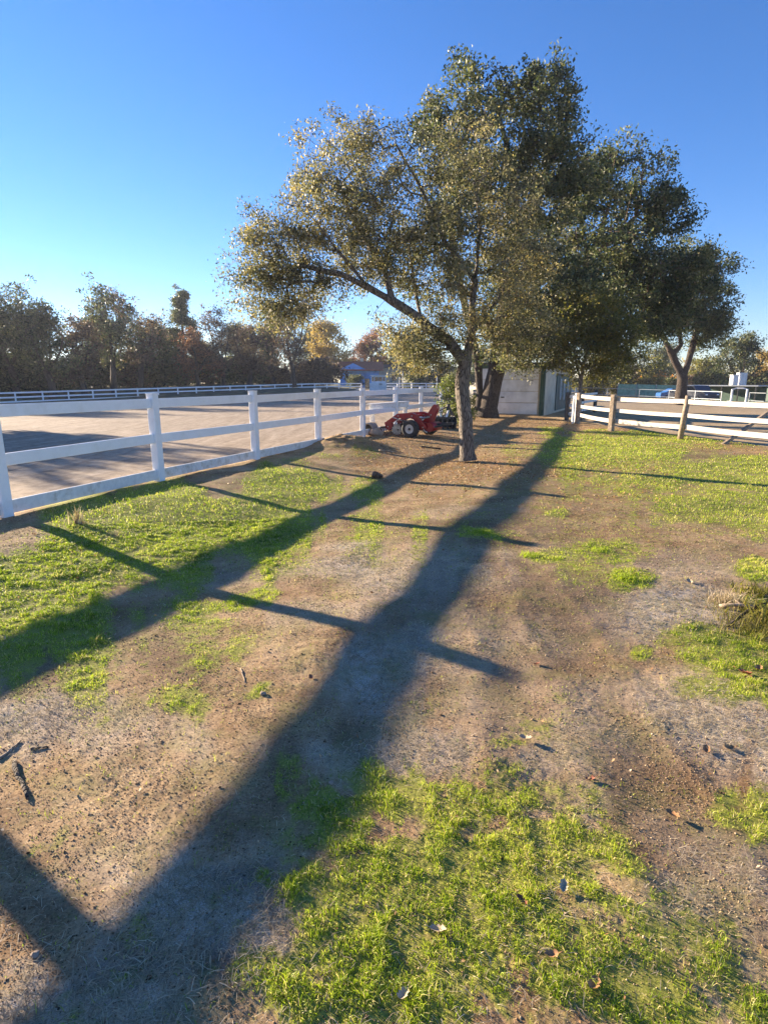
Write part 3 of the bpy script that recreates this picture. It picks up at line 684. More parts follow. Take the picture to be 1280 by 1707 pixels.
def leaf_cloud(att, per, spread, size, seed, org, tint0=.45, tvar=.25, asp=.5, droop=.2, twigs=2, clump=1.0):
    rg = np.random.default_rng(seed); n = len(att)
    cnt = np.maximum(2, (per * np.exp(rg.normal(0, .45, n))).astype(int)); idx = np.repeat(np.arange(n), cnt); m = len(idx)
    off = rg.normal(0, 1, (m, 3)); off = off / np.linalg.norm(off, axis=1)[:, None] * (rg.random((m, 1)) ** .5) * 1.75 * spread * rg.uniform(.5, 1.15, n)[idx][:, None]; off[:, 2] *= .75; off[:, 2] -= droop * spread
    C = att[idx] + off
    a = rg.normal(0, 1, (m, 3)); a[:, 2] -= droop; a /= np.linalg.norm(a, axis=1)[:, None]
    b = np.cross(a, rg.normal(0, 1, (m, 3))); b /= np.linalg.norm(b, axis=1)[:, None] + 1e-9
    s = size * rg.uniform(.6, 1.3, m)[:, None]
    org = np.array(org)
    nv = np.cross(a, b) * s * .18
    V = np.stack([C - a * s * .5, C + b * s * asp * .5 + a * s * .08 + nv, C + a * s * .5, C - b * s * asp * .5 + a * s * .08 + nv], 1).reshape(-1, 3) - org
    Fq = np.arange(m)[:, None] * 4 + np.array([0, 1, 2, 3])
    q = att[idx]; t = tint0 + tvar * .8 * (pn(q[:, 0] * .9 * clump + q[:, 2] * .4, q[:, 1] * .4 + q[:, 2] * 1.1 * clump, seed)) + tvar * .4 * rg.normal(0, 1, n)[idx] + rg.normal(0, .22, m)
    # twigs
    tv = tf = None
    if twigs:
        sel = rg.choice(m, min(m, n * twigs), replace=False); A = att[idx[sel]] - org; B = C[sel] - org; w = size * .045
        d = B - A; pz = np.cross(d, [0, .3, 1.]); pz /= np.linalg.norm(pz, axis=1)[:, None] + 1e-9; pq = np.cross(d, pz); pq /= np.linalg.norm(pq, axis=1)[:, None] + 1e-9
        tv = np.stack([A + pz * w, A - pz * w * .5 + pq * w * .87, A - pz * w * .5 - pq * w * .87, B + pz * w * .3, B - pz * w * .15 + pq * w * .3, B - pz * w * .15 - pq * w * .3], 1).reshape(-1, 3)
        k = np.arange(len(sel))[:, None] * 6; tf = np.concatenate([k + np.array([0, 1, 4, 3]), k + np.array([1, 2, 5, 4]), k + np.array([2, 0, 3, 5])])
    return V, Fq, np.clip(t, 0, 1), tv, tf
def tree(name, label, cat, base, limbs, blobs, base_r, leafm, barkm, seed, per=40, spread=.3, size=.06, tip_r=.006, step=.35, group=None, tint0=.45, tvar=.25, asp=.5, droop=.2, twigs=2, flare=1.0, jit=.12, gap=None):
    base = tuple(base); P, par, r, att = grow(base, limbs, blobs, base_r, seed, tip_r, step, jit=jit, gap=gap)
    root = empty(name, base); tag(root, label, cat, group)
    V, Fq = skin(P, par, r, base, flare); LV, LF, t, tv, tf = leaf_cloud(att, per, spread, size, seed, base, tint0, tvar, asp, droop, twigs)
    if tv is not None:
        Fq = np.vstack([Fq, tf + len(V)]); V = np.vstack([V, tv])
    link_mesh('trunk', np_mesh('trunk', V, Fq, None, True), barkm, root)
    link_mesh('crown', np_mesh('crown', LV, LF, {'tint': ('FACE', t)}), leafm, root)
    return root
def pb(u, v, Y, ru, rv, rd, n):
    c = at(u, v, Y); a = (at(u + ru, v, Y) - at(u - ru, v, Y)).length / 2; b = (at(u, v - rv, Y) - at(u, v + rv, Y)).length / 2
    return (tuple(c), (a, rd, b), n)

def near_trees():
    b = gp(780, 764); b.z = -.03; Y = b.y
    L = [[b, at(777, 700, Y), at(770, 640, Y), at(775, 606, Y)],
         [at(775, 606, Y), at(748, 568, Y), at(700, 532, Y - .2), at(655, 502, Y - .4), at(610, 476, Y - .5), at(565, 455, Y - .6), at(500, 440, Y - .5)],
         [at(655, 502, Y - .4), at(642, 450, Y - .3), at(590, 370, Y), at(560, 300, Y)],
         [at(610, 476, Y - .5), at(560, 415, Y - .6), at(510, 350, Y - .5)],
         [at(775, 606, Y), at(787, 550, Y), at(792, 470, Y + .1), at(800, 380, Y + .2), at(790, 300, Y + .3)],
         [at(787, 550, Y), at(830, 500, Y + .4), at(860, 430, Y + .7)],
         [at(792, 470, Y + .1), at(740, 400, Y + .2), at(700, 310, Y + .3), at(660, 240, Y)],
         [at(700, 532, Y - .2), at(690, 470, Y + .4), at(680, 410, Y + .8)]]
    B = [pb(575, 320, Y, 105, 85, 1.1, 170), pb(490, 385, Y - .4, 70, 70, .8, 90), pb(600, 235, Y + .2, 75, 45, .8, 60), pb(700, 380, Y, 130, 110, 1.7, 230),
         pb(760, 260, Y + .3, 75, 75, 1.2, 90), pb(830, 360, Y + .3, 85, 110, 1.5, 140), pb(780, 480, Y, 120, 75, 1.6, 150), pb(630, 440, Y, 100, 45, 1.1, 80), pb(440, 400, Y - .5, 45, 60, .6, 50), pb(500, 450, Y - .5, 70, 40, .8, 60), pb(590, 390, Y, 90, 60, 1.2, 90),
         pb(425, 460, Y - .5, 55, 45, .6, 46), pb(470, 510, Y - .3, 75, 36, .7, 75), pb(545, 470, Y, 50, 30, .8, 16), pb(700, 575, Y - .3, 55, 42, .9, 60), pb(850, 545, Y + .4, 75, 60, 1.2, 120), pb(690, 590, Y + .2, 50, 35, .8, 60), pb(880, 590, Y + .5, 40, 28, .8, 34), pb(870, 450, Y + .6, 60, 80, 1.1, 80), pb(660, 560, Y + .3, 40, 30, .6, 24), pb(730, 540, Y, 60, 40, .9, 40)]
    tree('oak_tree', 'nearest oak with leaning grey trunk and wide dusty olive brown crown', 'tree', b, L, B, .14, M['leaf_front'], M['bark'], 5, per=50, spread=.185, size=.054, tip_r=.0045, step=.16, tint0=.6, tvar=.3, twigs=7, jit=.16, gap=None)
    # big twin trunk oak by the shed
    b = gp(812, 696); Y = b.y
    L = [[b, at(818, 660, Y), at(826, 620, Y), at(835, 570, Y), at(850, 480, Y), at(862, 380, Y), at(850, 260, Y), at(830, 190, Y)],
         [b, b + Vector((-.42, .1, .25)), at(800, 660, Y + .2), at(797, 610, Y + .2), at(785, 550, Y + .3), at(760, 440, Y + .5), at(740, 320, Y + .5)],
         [at(862, 380, Y), at(900, 310, Y), at(935, 230, Y), at(950, 170, Y)],
         [at(850, 480, Y), at(920, 430, Y + 1), at(980, 400, Y + 1)]]
    B = [pb(790, 165, Y, 60, 62, 1.8, 65), pb(895, 150, Y, 75, 50, 2, 80), pb(945, 200, Y, 30, 70, 1.5, 45), pb(850, 260, Y, 110, 80, 2.8, 190), pb(930, 300, Y, 75, 80, 2.5, 140), pb(730, 200, Y, 50, 45, 1.6, 50),
         pb(760, 330, Y, 110, 90, 2.5, 150), pb(880, 430, Y, 120, 100, 3, 240), pb(860, 570, Y - 1, 90, 45, 2, 110), pb(930, 500, Y - .5, 80, 80, 2.4, 150), pb(700, 440, Y, 90, 70, 2.2, 60), pb(787, 105, Y, 20, 22, .5, 9)]
    tree('oak_tree', 'tall dark oak with twin trunks standing beside the white shed', 'tree', b, L, B, .42, M['leaf_oak'], M['barkdark'], 6, per=46, spread=.36, size=.155, tip_r=.010, step=.4, tint0=.5, tvar=.3, twigs=4, gap=.8)
    # oak behind the shed, pale leaning trunk
    b = Vector((at(912, 680, 31).x, 31, 0)); Y = 31
    L = [[b, at(920, 630, Y), at(934, 580, Y), at(950, 520, Y), at(985, 430, Y), at(1020, 330, Y)], [at(950, 520, Y), at(1020, 480, Y), at(1090, 440, Y)], [at(985, 430, Y), at(1060, 360, Y), at(1070, 290, Y)]]
    B = [pb(1000, 300, Y, 75, 45, 2.4, 90), pb(1065, 300, Y, 50, 50, 1.8, 40), pb(1080, 350, Y, 55, 50, 2, 80), pb(980, 400, Y, 90, 90, 3.2, 200), pb(1060, 440, Y, 95, 80, 3, 220), pb(1000, 510, Y, 70, 50, 2.6, 130), pb(1140, 440, Y, 45, 50, 1.8, 90), pb(1090, 540, Y, 60, 25, 2, 60), pb(1030, 250, Y, 60, 30, 1.8, 22), pb(1120, 360, Y, 30, 40, 1.4, 26), pb(930, 520, Y, 70, 40, 2, 90), pb(1120, 500, Y, 50, 30, 2, 70)]
    tree('oak_tree', 'dark green oak with a pale reddish leaning trunk rising behind the shed roof', 'tree', b, L, B, .36, M['leaf_oak'], M['barkpale'], 8, per=50, spread=.42, size=.17, tip_r=.011, step=.45, tint0=.46, tvar=.3, twigs=4, gap=.75)
    # small gold-lit oak behind the right fence
    b = Vector((at(966, 700, 23.5).x, 23.5, 0)); Y = 23.5
    L = [[b, at(967, 650, Y), at(972, 610, Y), at(985, 560, Y)], [at(972, 610, Y), at(945, 570, Y)], [at(967, 640, Y), at(960, 600, Y + .4), at(930, 560, Y + .6)]]
    B = [pb(1000, 570, Y, 62, 50, 1.6, 150), pb(1030, 550, Y, 40, 35, 1.4, 60), pb(925, 555, Y, 50, 40, 1.4, 90), pb(965, 520, Y, 80, 50, 1.8, 110), pb(1000, 615, Y, 45, 18, 1, 40), pb(940, 600, Y, 30, 20, .9, 22), pb(890, 560, Y, 40, 40, 1.2, 60), pb(1045, 590, Y, 35, 25, 1.1, 36), pb(990, 500, Y, 60, 30, 1.4, 50)]
    tree('oak_tree', 'small young oak with thin trunk and yellow green leaves just behind the right wooden posts', 'tree', b, L, B, .07, M['leaf_gold'], M['bark'], 9, per=46, spread=.28, size=.10, tip_r=.007, step=.3, tint0=.48, tvar=.3, twigs=2)
    # big far oak on the right
    Y = 50; x0 = at(1138, 640, Y).x; b = Vector((x0, Y, tz(x0, Y)))
    L = [[b, at(1138, 630, Y), at(1120, 590, Y), at(1100, 550, Y), at(1085, 510, Y)], [at(1138, 630, Y), at(1148, 600, Y), at(1160, 555, Y), at(1175, 500, Y)], [at(1120, 590, Y), at(1135, 575, Y), at(1130, 520, Y)]]
    B = [pb(1140, 450, Y, 60, 42, 4, 150), pb(1185, 480, Y, 32, 50, 3, 100), pb(1090, 500, Y, 50, 50, 4, 140), pb(1200, 530, Y, 22, 35, 2.5, 55), pb(1175, 560, Y, 28, 28, 2.5, 40), pb(1075, 560, Y, 25, 25, 2, 30), pb(1145, 520, Y, 50, 30, 3, 90)]
    tree('oak_tree', 'broad dark oak with a thick forked trunk beyond the right paddock', 'tree', b, L, B, .42, M['leaf_oak'], M['barkdark'], 10, per=52, spread=.6, size=.22, tip_r=.015, step=.6, tint0=.45, tvar=.3, twigs=3, gap=.5)
near_trees()

# --- background tree prototypes, built once at the origin and copied
def proto(kind, seed):
    rg = random.Random(seed); base = (0, 0, 0)
    if kind == 'pine':
        L = [[base, (0, 0, 5), (.1, 0, 11), (0, 0, 16)]]; B = []
        for i in range(22):
            z = 3 + i * .62; rr = 3.9 * (1 - i / 23) ** .8 + .3; t = rg.uniform(0, 6.28); q = rg.uniform(.3, .75) * rr
            B.append(((math.cos(t) * q, math.sin(t) * q, z + rg.uniform(-.3, .3)), (rr * .5, rr * .5, .55), 22))
        return base, L, B, .3
    W = {'round': (4.6, 4.6, 5.6), 'tall': (3.8, 5.6, 6.9), 'bush': (3.0, 1.6, 1.7), 'low': (4.5, 2.2, 3.2)}[kind]
    w, hh, zc = W; L = []
    if kind in ('bush',):
        L = [[base, (0, 0, .5)]]
    else:
        L = [[base, (rg.uniform(-.2, .2), 0, zc * .22), (rg.uniform(-.3, .3), .1, zc * .4)]]
        for a in range(4):
            t = a * 1.6 + rg.random(); L.append([(0, 0, zc * .4), (math.cos(t) * w * .35, math.sin(t) * w * .35, zc * .8), (math.cos(t) * w * .55, math.sin(t) * w * .55, zc * 1.15)])
    B = []
    for i in range(13):
        t = rg.uniform(0, 6.28); q = rg.uniform(0, .62); z = zc + rg.uniform(-.62, .6) * hh
        B.append(((math.cos(t) * w * q, math.sin(t) * w * q, z), (w * rg.uniform(.32, .48), w * rg.uniform(.32, .48), hh * rg.uniform(.22, .36)), 36 if kind != 'bush' else 22))
    return base, L, B, {'bush': .06, 'low': .25}.get(kind, .32)
PROTO = {}
def bg_tree(key, kind, leafm, barkm, pos, h, rot, label, name='background_tree', cat='tree', group=None, per=24, size=.30, spread=.6, seed=1, tint0=.45, wscale=1.0, tilt=0):
    """pos=(x,y); h=scale factor"""
    if key not in PROTO:
        base, L, B, br = proto(kind, seed)
        P = tree(name, label, cat, base, L, B, br, leafm, barkm, seed, per=per * (2 if kind == 'pine' else 1), spread=spread, size=size, tip_r=.014, step=.5, tint0=tint0, tvar=.35, twigs=3, gap=.6)
        PROTO[key] = P; o = P
    else:
        o = copy_tree(PROTO[key]); o.name = name
    o.location = (pos[0], pos[1], ground_z(*pos) - .05); o.scale = (h * wscale, h * wscale, h); o.rotation_euler = (tilt, 0, rot); o['label'] = label; o['category'] = cat
    if group: o['group'] = group
    return o
HILL = []
def ground_z(x, y):
    z = tz(x, y)
    return z + float(hill_h(np.array([x]), np.array([y]))[0])
def hill_h(x, y):
    # grassy bank behind the far left fence, low rise beyond the whole view
    d = np.hypot(x, y - 20); s = smooth(58, 95, np.hypot((x + 0) * 1.15, y - 12) + np.where(x > -5, -30, 0) * 1.0)
    return s * (1.6 * smooth(5, -30, x) + .2)
def build_hill():
    xs = np.linspace(-170, 40, 150); ys = np.linspace(20, 260, 140); X, Y = np.meshgrid(xs, ys); x = X.ravel(); y = Y.ravel()
    h = hill_h(x, y); z = terrain(x, y) + h + .25 * fbm(x * .12, y * .12, 5, 3) * smooth(.2, 1, h) - .15 + .1 * 0
    me_V = np.stack([x, y, z], 1); n = len(xs); i = np.arange(len(ys) - 1)[:, None] * n; j = np.arange(n - 1)[None]
    Fq = np.stack([i + j, i + j + 1, i + n + j + 1, i + n + j], -1).reshape(-1, 4)
    ok = h[Fq].max(1) > .16
    me = np_mesh('grassy_bank', me_V, Fq[ok], None, True)
    tag(link_mesh('grassy_bank', me, simple('bank_grass', (.13, .125, .06), .95, .5, .9, .5, dirt=(.10, .07, .045), dist=.1)), kind='structure')
build_hill()

def treeline():
    # left wood beyond the arena : (u at crown centre, distance Y, scale, kind key, label)
    K = {'dk': ('round', M['leaf_oak'], M['barkdark']), 'dt': ('tall', M['leaf_oak'], M['barkdark']), 'br': ('round', M['leaf_brown'], M['barkdark']), 'bt': ('tall', M['leaf_brown'], M['barkdark']),
         'ru': ('round', M['leaf_rust'], M['barkdark']), 'am': ('round', M['leaf_amber'], M['barkdark']), 'pi': ('pine', M['leaf_oak'], M['barkdark']), 'ol': ('low', M['leaf_gold'], M['barkdark']),
         'bu': ('bush', M['leaf_oak'], M['barkdark']), 'bb': ('bush', M['leaf_brown'], M['barkdark']), 'or': ('bush', M['leaf_orange'], M['barkdark']), 'ob': ('bush', M['leaf_gold'], M['barkdark'])}
    S = {'dk': 21, 'dt': 22, 'br': 23, 'bt': 24, 'ru': 25, 'am': 26, 'pi': 27, 'ol': 28, 'bu': 29, 'bb': 30, 'or': 31, 'ob': 32}
    PER = {'br': 13, 'bt': 10, 'ru': 16, 'dk': 17, 'dt': 15, 'am': 22, 'ol': 22}
    T = [('dk', -60, 66, 1.35, 'dark round oak cut by the left edge of the wood beyond the arena'),
         ('dt', 25, 70, 1.22, 'tall dark tree at the far left of the wood beyond the arena'),
         ('dk', 85, 68, 1.24, 'broad dark oak second in the wood beyond the arena'),
         ('br', 140, 72, 1.2, 'brown crowned oak between the two dark trees at the left of the wood'),
         ('dt', 190, 76, 1.25, 'tall dark leafed tree with open top left of the gap in the wood'),
         ('bt', 235, 80, 1.22, 'sparse purple brown tree showing sky between its twigs'),
         ('dk', 262, 88, 1.12, 'dark tree behind the sparse brown tree left of the pine'),
         ('pi', 312, 92, .98, 'tall pointed pine sticking up above the wood'),
         ('ru', 330, 82, 1.0, 'reddish brown tree right below the pine'),
         ('bt', 372, 84, 1.08, 'bare looking brown tree to the right of the pine'),
         ('br', 415, 90, 1.1, 'brown tree half way along the wood left of the tall thin tree'),
         ('dt', 455, 98, 1.2, 'dark tree behind the lower left branches of the nearest oak'),
         ('bt', 490, 92, 1.25, 'tall thin tree with scattered pale leaves left of the amber tree'),
         ('am', 552, 131, 1.6, 'round amber gold tree left of the blue walled house'),
         ('dk', 520, 136, 1.35, 'dark tree behind the amber gold tree'),
         ('ru', 618, 135, 1.5, 'rust red tree behind the house roof'),
         ('ol', 668, 138, 1.8, 'pale olive tree right of the blue walled house'),
         ('dk', 690, 128, 1.2, 'dark tree far off behind the booth and the fence corner'),
         ('ol', 735, 132, 1.3, 'olive tree far off behind the nearest oak trunk'),
         ('br', 55, 82, 1.25, 'brown tree filling the gap behind the first two dark trees'), ('dk', 165, 88, 1.15, 'dark rear tree behind the brown crowned oak'), ('br', 290, 96, 1.15, 'brown tree directly left of the pine stem'), ('am', 350, 96, .85, 'small yellow brown tree low between the reddish tree and bare tree'), ('dk', 400, 104, 1.1, 'dark rear tree right of the bare looking brown tree'), ('br', 450, 108, 1.1, 'brown rear tree near the tall thin tree'), ('dk', 800, 140, 1.1, 'dark far tree seen between the oak trunks')]
    for i, (k, u, Y, sc, lab) in enumerate(T):
        kind, lm, bm = K[k]; p = at(u, 640, Y)
        bg_tree(k, kind, lm, bm, (p.x, Y), sc * (.92 if u < 400 else 1), i * 1.3, lab, group='trees of the wood beyond the arena', seed=S[k], per=PER.get(k, 26), cat='pine tree' if k == 'pi' else 'tree', name='pine_tree' if k == 'pi' else 'background_tree')
    for i, (x, y, k, sc, lab) in enumerate([(-49, 52, 'dk', 1.15, 'dark oak of the wood beyond the left edge of the picture'), (-57, 47, 'dk', 1.2, 'broad dark oak farther beyond the left edge of the picture'), (-46, 58, 'dt', 1.0, 'tall dark tree just beyond the left edge of the picture'), (-30, 27.5, 'ol', 1.35, 'low olive tree standing alone left of the arena outside the picture'), (-36, 24, 'ol', 1.3, 'second low olive tree left of the arena outside the picture')]):
        kind, lm, bm = K[k]; bg_tree(k, kind, lm, bm, (x, y), sc, i * 1.1, lab, group='trees left of the arena', seed=S[k])
    rr = random.Random(5)
    for i in range(26):
        u = -50 + i * 24 + rr.uniform(-8, 8); Y = 74 + max(0, u) * .06 + rr.uniform(-4, 6); k = rr.choice(['bu', 'bb', 'bu']); p = at(u, 640, Y); kind, lm, bm = K[k]
        if 535 < u < 665: continue
        bg_tree(k, kind, lm, bm, (p.x, Y), rr.uniform(.9, 1.6), i * .9, ('brown bare shrub' if k == 'bb' else 'dark leafy shrub') + ' in the row under the wood beyond the arena', name='shrub', cat='shrub', group='shrubs under the wood ' + ('brown' if k == 'bb' else 'dark'), seed=S[k], wscale=1.3)
    for i, (u, Y, sc, k, lab) in enumerate([(1238, 80, .98, 'dk', 'dark oak behind the tall white box at the right edge'), (1000, 95, 1.15, 'dk', 'dark tree beyond the parked white car'),
         (1055, 105, 1.5, 'ol', 'olive tree behind the green screen'), (1185, 110, 1.5, 'ol', 'yellow green tree between the two dark oaks on the right'), (1110, 120, 1.1, 'dk', 'dark tree behind the broad forked oak'),
         (1275, 118, 1.1, 'am', 'amber tree at the far right edge'), (870, 110, 1.1, 'ol', 'olive tree hidden behind the shed'), (940, 115, 1.2, 'ol', 'pale olive tree seen past the shed corner'), (1225, 130, 1.1, 'ol', 'low olive tree behind the dark oak on the right')]):
        kind, lm, bm = K[k]; p = at(u, 640, Y)
        bg_tree(k, kind, lm, bm, (p.x, Y), sc, 2 + i * 1.7, lab, group='trees beyond the right paddock', seed=S[k])
    for i, (u, Y, sc, k) in enumerate([(1075, 92, 1.1, 'ob'), (1100, 100, 1.2, 'or'), (1030, 98, 1.2, 'ob'), (985, 90, 1.1, 'ob'), (1190, 98, 1.5, 'ob'), (1210, 104, 1.2, 'or'), (1265, 100, 1.4, 'bb'), (1160, 106, 1.4, 'bb'), (1125, 96, 1.0, 'bu'), (700, 112, 1.1, 'bu'), (590, 117, .75, 'bu'), (735, 112, 1.1, 'bu'), (770, 100, 1.1, 'bu')]):
        kind, lm, bm = K[k]; p = at(u, 640, Y)
        lab = ['yellow olive bush left of the small orange bush beyond the right paddock', 'small bright orange bush beyond the green screen fence', 'yellow olive bush behind the left part of the pale green screen', 'yellow olive bush behind the far white cars', 'tall yellow olive bush behind the long open shelter', 'bright orange bush left of the tall white boxes', 'brown bush at the far right behind the dark green screen', 'brown bush directly behind the broad forked oak', 'dark bush behind the blue low car', 'dark bush right of the far white poles', 'dark round bush in front of the blue painted house wall', 'dark bush behind the thin white pole by the bright shrub', 'dark bush hidden behind the nearest oak trunk'][i]
        _ = {'ob': 'yellow olive bush in the hedge beyond the right paddock', 'or': 'small bright orange bush in the hedge beyond the right paddock', 'bb': 'brown bush in the hedge beyond the right paddock', 'bu': 'dark bush in the distant hedge behind the far fence'}[k]
        bg_tree(k, kind, lm, bm, (p.x, Y), sc, i * 2.1, lab, name='shrub', cat='shrub', group='distant hedge bushes ' + {'ob': 'yellow', 'or': 'orange', 'bb': 'brown', 'bu': 'dark'}[k], seed=S[k])
treeline()

# bright shrub by the implement
def shrub():
    Y = 21; c = at(756, 665, Y); b = (c.x, Y, 0)
    tree('shrub', 'bright yellow green shrub between the fence end and the nearest oak trunk', 'shrub', b, [[b, (b[0], Y, .4)]], [((b[0], Y, .85), (.62, .6, .72), 80), ((b[0] + .35, Y, .45), (.45, .5, .4), 30), ((b[0] - .1, Y, 1.35), (.4, .4, .35), 20)], .04, M['leaf_bush'], M['bark'], 14, per=34, spread=.16, size=.075, tip_r=.005, step=.2, twigs=2, tint0=.55)
    Y = 27; c = at(800, 670, Y); b = (c.x, Y, 0)
    tree('shrub', 'dark low shrub at the foot of the twin trunk oak', 'shrub', b, [[b, (b[0], Y, .3)]], [((b[0] - .5, Y - .6, .6), (.7, .5, .6), 50)], .04, M['leaf_oak'], M['bark'], 15, per=30, spread=.16, size=.09, tip_r=.005, step=.2, twigs=2, tint0=.7)
shrub()
# ------------------------------------------------------------------ paints for the built objects
M['wallwhite'] = simple('shed_white_paint', (.80, .81, .82), .6, .08, 3, .05, dirt=(.48, .48, .46))
M['cream'] = simple('cream_paint', (.62, .56, .44), .7, .1, 3, .05, dirt=(.42, .36, .27))
M['green'] = simple('dark_green_paint', (.035, .085, .065), .6, .15, 5, .05)
M['teal'] = simple('green_screen_cloth', (.16, .34, .27), .8, .2, 3, .1)
M['tealdark'] = simple('teal_door_paint', (.012, .085, .095), .55, .2, 4, .05)
M['roofgrey'] = simple('grey_roofing', (.10, .095, .09), .8, .2, 6, .2)
M['rooftile'] = simple('red_roof_tiles', (.30, .095, .055), .8, .25, 5, .3)
M['bluewall'] = simple('painted_blue_wall', (.11, .32, .72), .7, .3, .5, .05, dirt=(.30, .50, .68))
M['glass'] = simple('dark_window_glass', (.015, .02, .03), .08, .1, 2, 0, spec=.8)
M['red'] = simple('red_machine_paint', (.34, .008, .014), .32, .12, 9, .04, dirt=(.26, .03, .025))
M['black'] = simple('black_steel', (.018, .018, .02), .45, .3, 14, .1, dirt=(.06, .045, .035))
M['rubber'] = simple('tyre_rubber', (.03, .03, .032), .8, .25, 20, .2, dirt=(.09, .075, .06))
M['rim'] = simple('pale_wheel_rim', (.62, .60, .56), .5, .15, 10, .05, dirt=(.35, .28, .2))
M['steel'] = simple('worn_steel', (.42, .41, .40), .35, .25, 18, .1, metal=.8)
M['rust'] = simple('rusty_disc', (.12, .075, .05), .6, .4, 20, .2, metal=.3)
M['concrete'] = simple('concrete', (.34, .30, .26), .9, .2, 12, .4)
M['rock'] = simple('tan_rock', (.40, .30, .22), .9, .25, 6, .8, dist=.03)
M['carblue'] = simple('blue_car_paint', (.03, .12, .34), .25, .05, 3, 0, spec=.7)
M['cardark'] = simple('dark_truck_paint', (.03, .04, .07), .3, .1, 3, 0, spec=.7)
M['carwhite'] = simple('white_car_paint', (.75, .76, .78), .3, .03, 3, 0, spec=.6)
M['galv'] = simple('galvanised_pipe', (.26, .29, .33), .45, .15, 8, .05, metal=.3)
M['bluewhite'] = simple('white_gate_paint', (.72, .75, .78), .5, .05, 6, .05)
def frame_M(o, ax):           # local x axis = ax (unit, horizontal), y = away, z = up
    X = Vector(ax).normalized(); Z = Vector((0, 0, 1)); Y = Z.cross(X)
    return Matrix(((X.x, Y.x, 0, o[0]), (X.y, Y.y, 0, o[1]), (0, 0, 1, o[2] if len(o) > 2 else 0), (0, 0, 0, 1)))
def part(name, mat, root, f):
    mb = MB(); f(mb); return mb.build(name, mat, root)

# ------------------------------------------------------------------ shed (local x = along the front to the right, y = back along the side)
def shed():
    az = R(26); o = gp(904, 692.5); o.z = 0; ang = -az
    root = empty('shed', o, ang)      # local +y = direction (sin az, cos az); local -x = along front wall to the left
    tag(root, 'white walled shed with a sectional door and green corner trim behind the oaks', 'shed')
    W, D, Hh, Hb = 3.1, 8.2, 2.28, 1.98
    def wall(mb):
        vs = [(-W, 0, -.2), (0, 0, -.2), (0, D, -.2), (-W, D, -.2), (-W, 0, Hh), (0, 0, Hh), (0, D, Hb), (-W, D, Hb)]
        mb.add(vs, [(0, 1, 5, 4), (1, 2, 6, 5), (2, 3, 7, 6), (3, 0, 4, 7), (4, 5, 6, 7), (0, 3, 2, 1)])
    part('wall', M['cream'], root, wall)
    door = empty('door', (0, 0, 0)); door.parent = root
    bpy.data.objects.remove(door)
    d0 = None
    def panels(mb):
        n = 4; hh = (Hh - .16) / n
        for i in range(n):
            mb.box((-W / 2 - .05, -.035, .04 + hh * (i + .5)), (W - .42, .05, hh - .022), bev=.008)
            for j in range(3):
                mb.box((-W + .58 + j * .9, -.066, .04 + hh * (i + .5)), (.74, .012, hh - .16), bev=.005)
    d0 = part('door', M['wallwhite'], root, panels)
    part('handle', M['black'], d0, lambda mb: mb.box((-1.9, -.085, .82), (.16, .03, .05), bev=.008))
    part('corner_trim', M['green'], root, lambda mb: (mb.box((-.085, -.04, Hh / 2), (.17, .085, Hh), bev=.006), mb.box((.012, .06, Hh / 2), (.03, .14, Hh))))
    part('corner_trim', M['green'], root, lambda mb: mb.box((-W + .06, -.04, Hh / 2), (.16, .085, Hh), bev=.006))
    part('fascia', M['green'], root, lambda mb: mb.box((-W / 2, -.05, Hh - .04), (W + .2, .07, .15)))
    def side(mb):
        for i in range(9): mb.box((.03, 3.05 + .29 + i * .565, .98), (.045, .55, 1.78), bev=.01)
    sp = part('side_door', M['tealdark'], root, side)
    part('side_rail', M['roofgrey'], root, lambda mb: mb.beam((.07, 3.0, 1.90), (.07, D, 1.84), .05, .10))
    def boards(mb):
        for i in range(7): mb.box((.012, .3 + i * .4, Hh / 2 - .05), (.02, .385, Hh - .2), bev=.004)
    part('side_boards', M['cream'], root, boards)
    def roof(mb):
        mb.prism([(-.25, Hh + .03), (D + .2, Hb + .03), (D + .2, Hb + .12), (-.25, Hh + .13)], (-W / 2, 0, 0), (0, 1, 0), (0, 0, 1), (1, 0, 0), W + .45)
        for i in range(14): mb.beam((-W - .15 + i * .32, -.24, Hh + .14), (-W - .15 + i * .32, D + .18, Hb + .13), .03, .02)
    part('roof', M['roofgrey'], root, roof)
    part('footing', M['concrete'], root, lambda mb: mb.box((-W / 2, -.03, .02), (W - .3, .12, .07), bev=.01))
    for k, yy in enumerate((3.9, 5.0, 6.3)):
        pts = [(.12, yy + .16 * math.cos(a), 1.25 - k * .05 + .42 * math.sin(a) * (1 if a < math.pi else 1.5)) for a in [2 * math.pi * i / 18 for i in range(19)]]
        mb = MB(); mb.tube([root.matrix_basis @ Vector(p) - (root.matrix_basis @ Vector(pts[0])) for p in pts], .022, 6)
        h = mb.build('hose', M['bluewhite']); h.location = root.matrix_basis @ Vector(pts[0])
        tag(h, ['white hose loop hanging nearest the shed corner on the teal side', 'white hose loop hanging in the middle of the teal shed side', 'white hose loop hanging farthest back on the teal shed side'][k], 'hose')
shed()

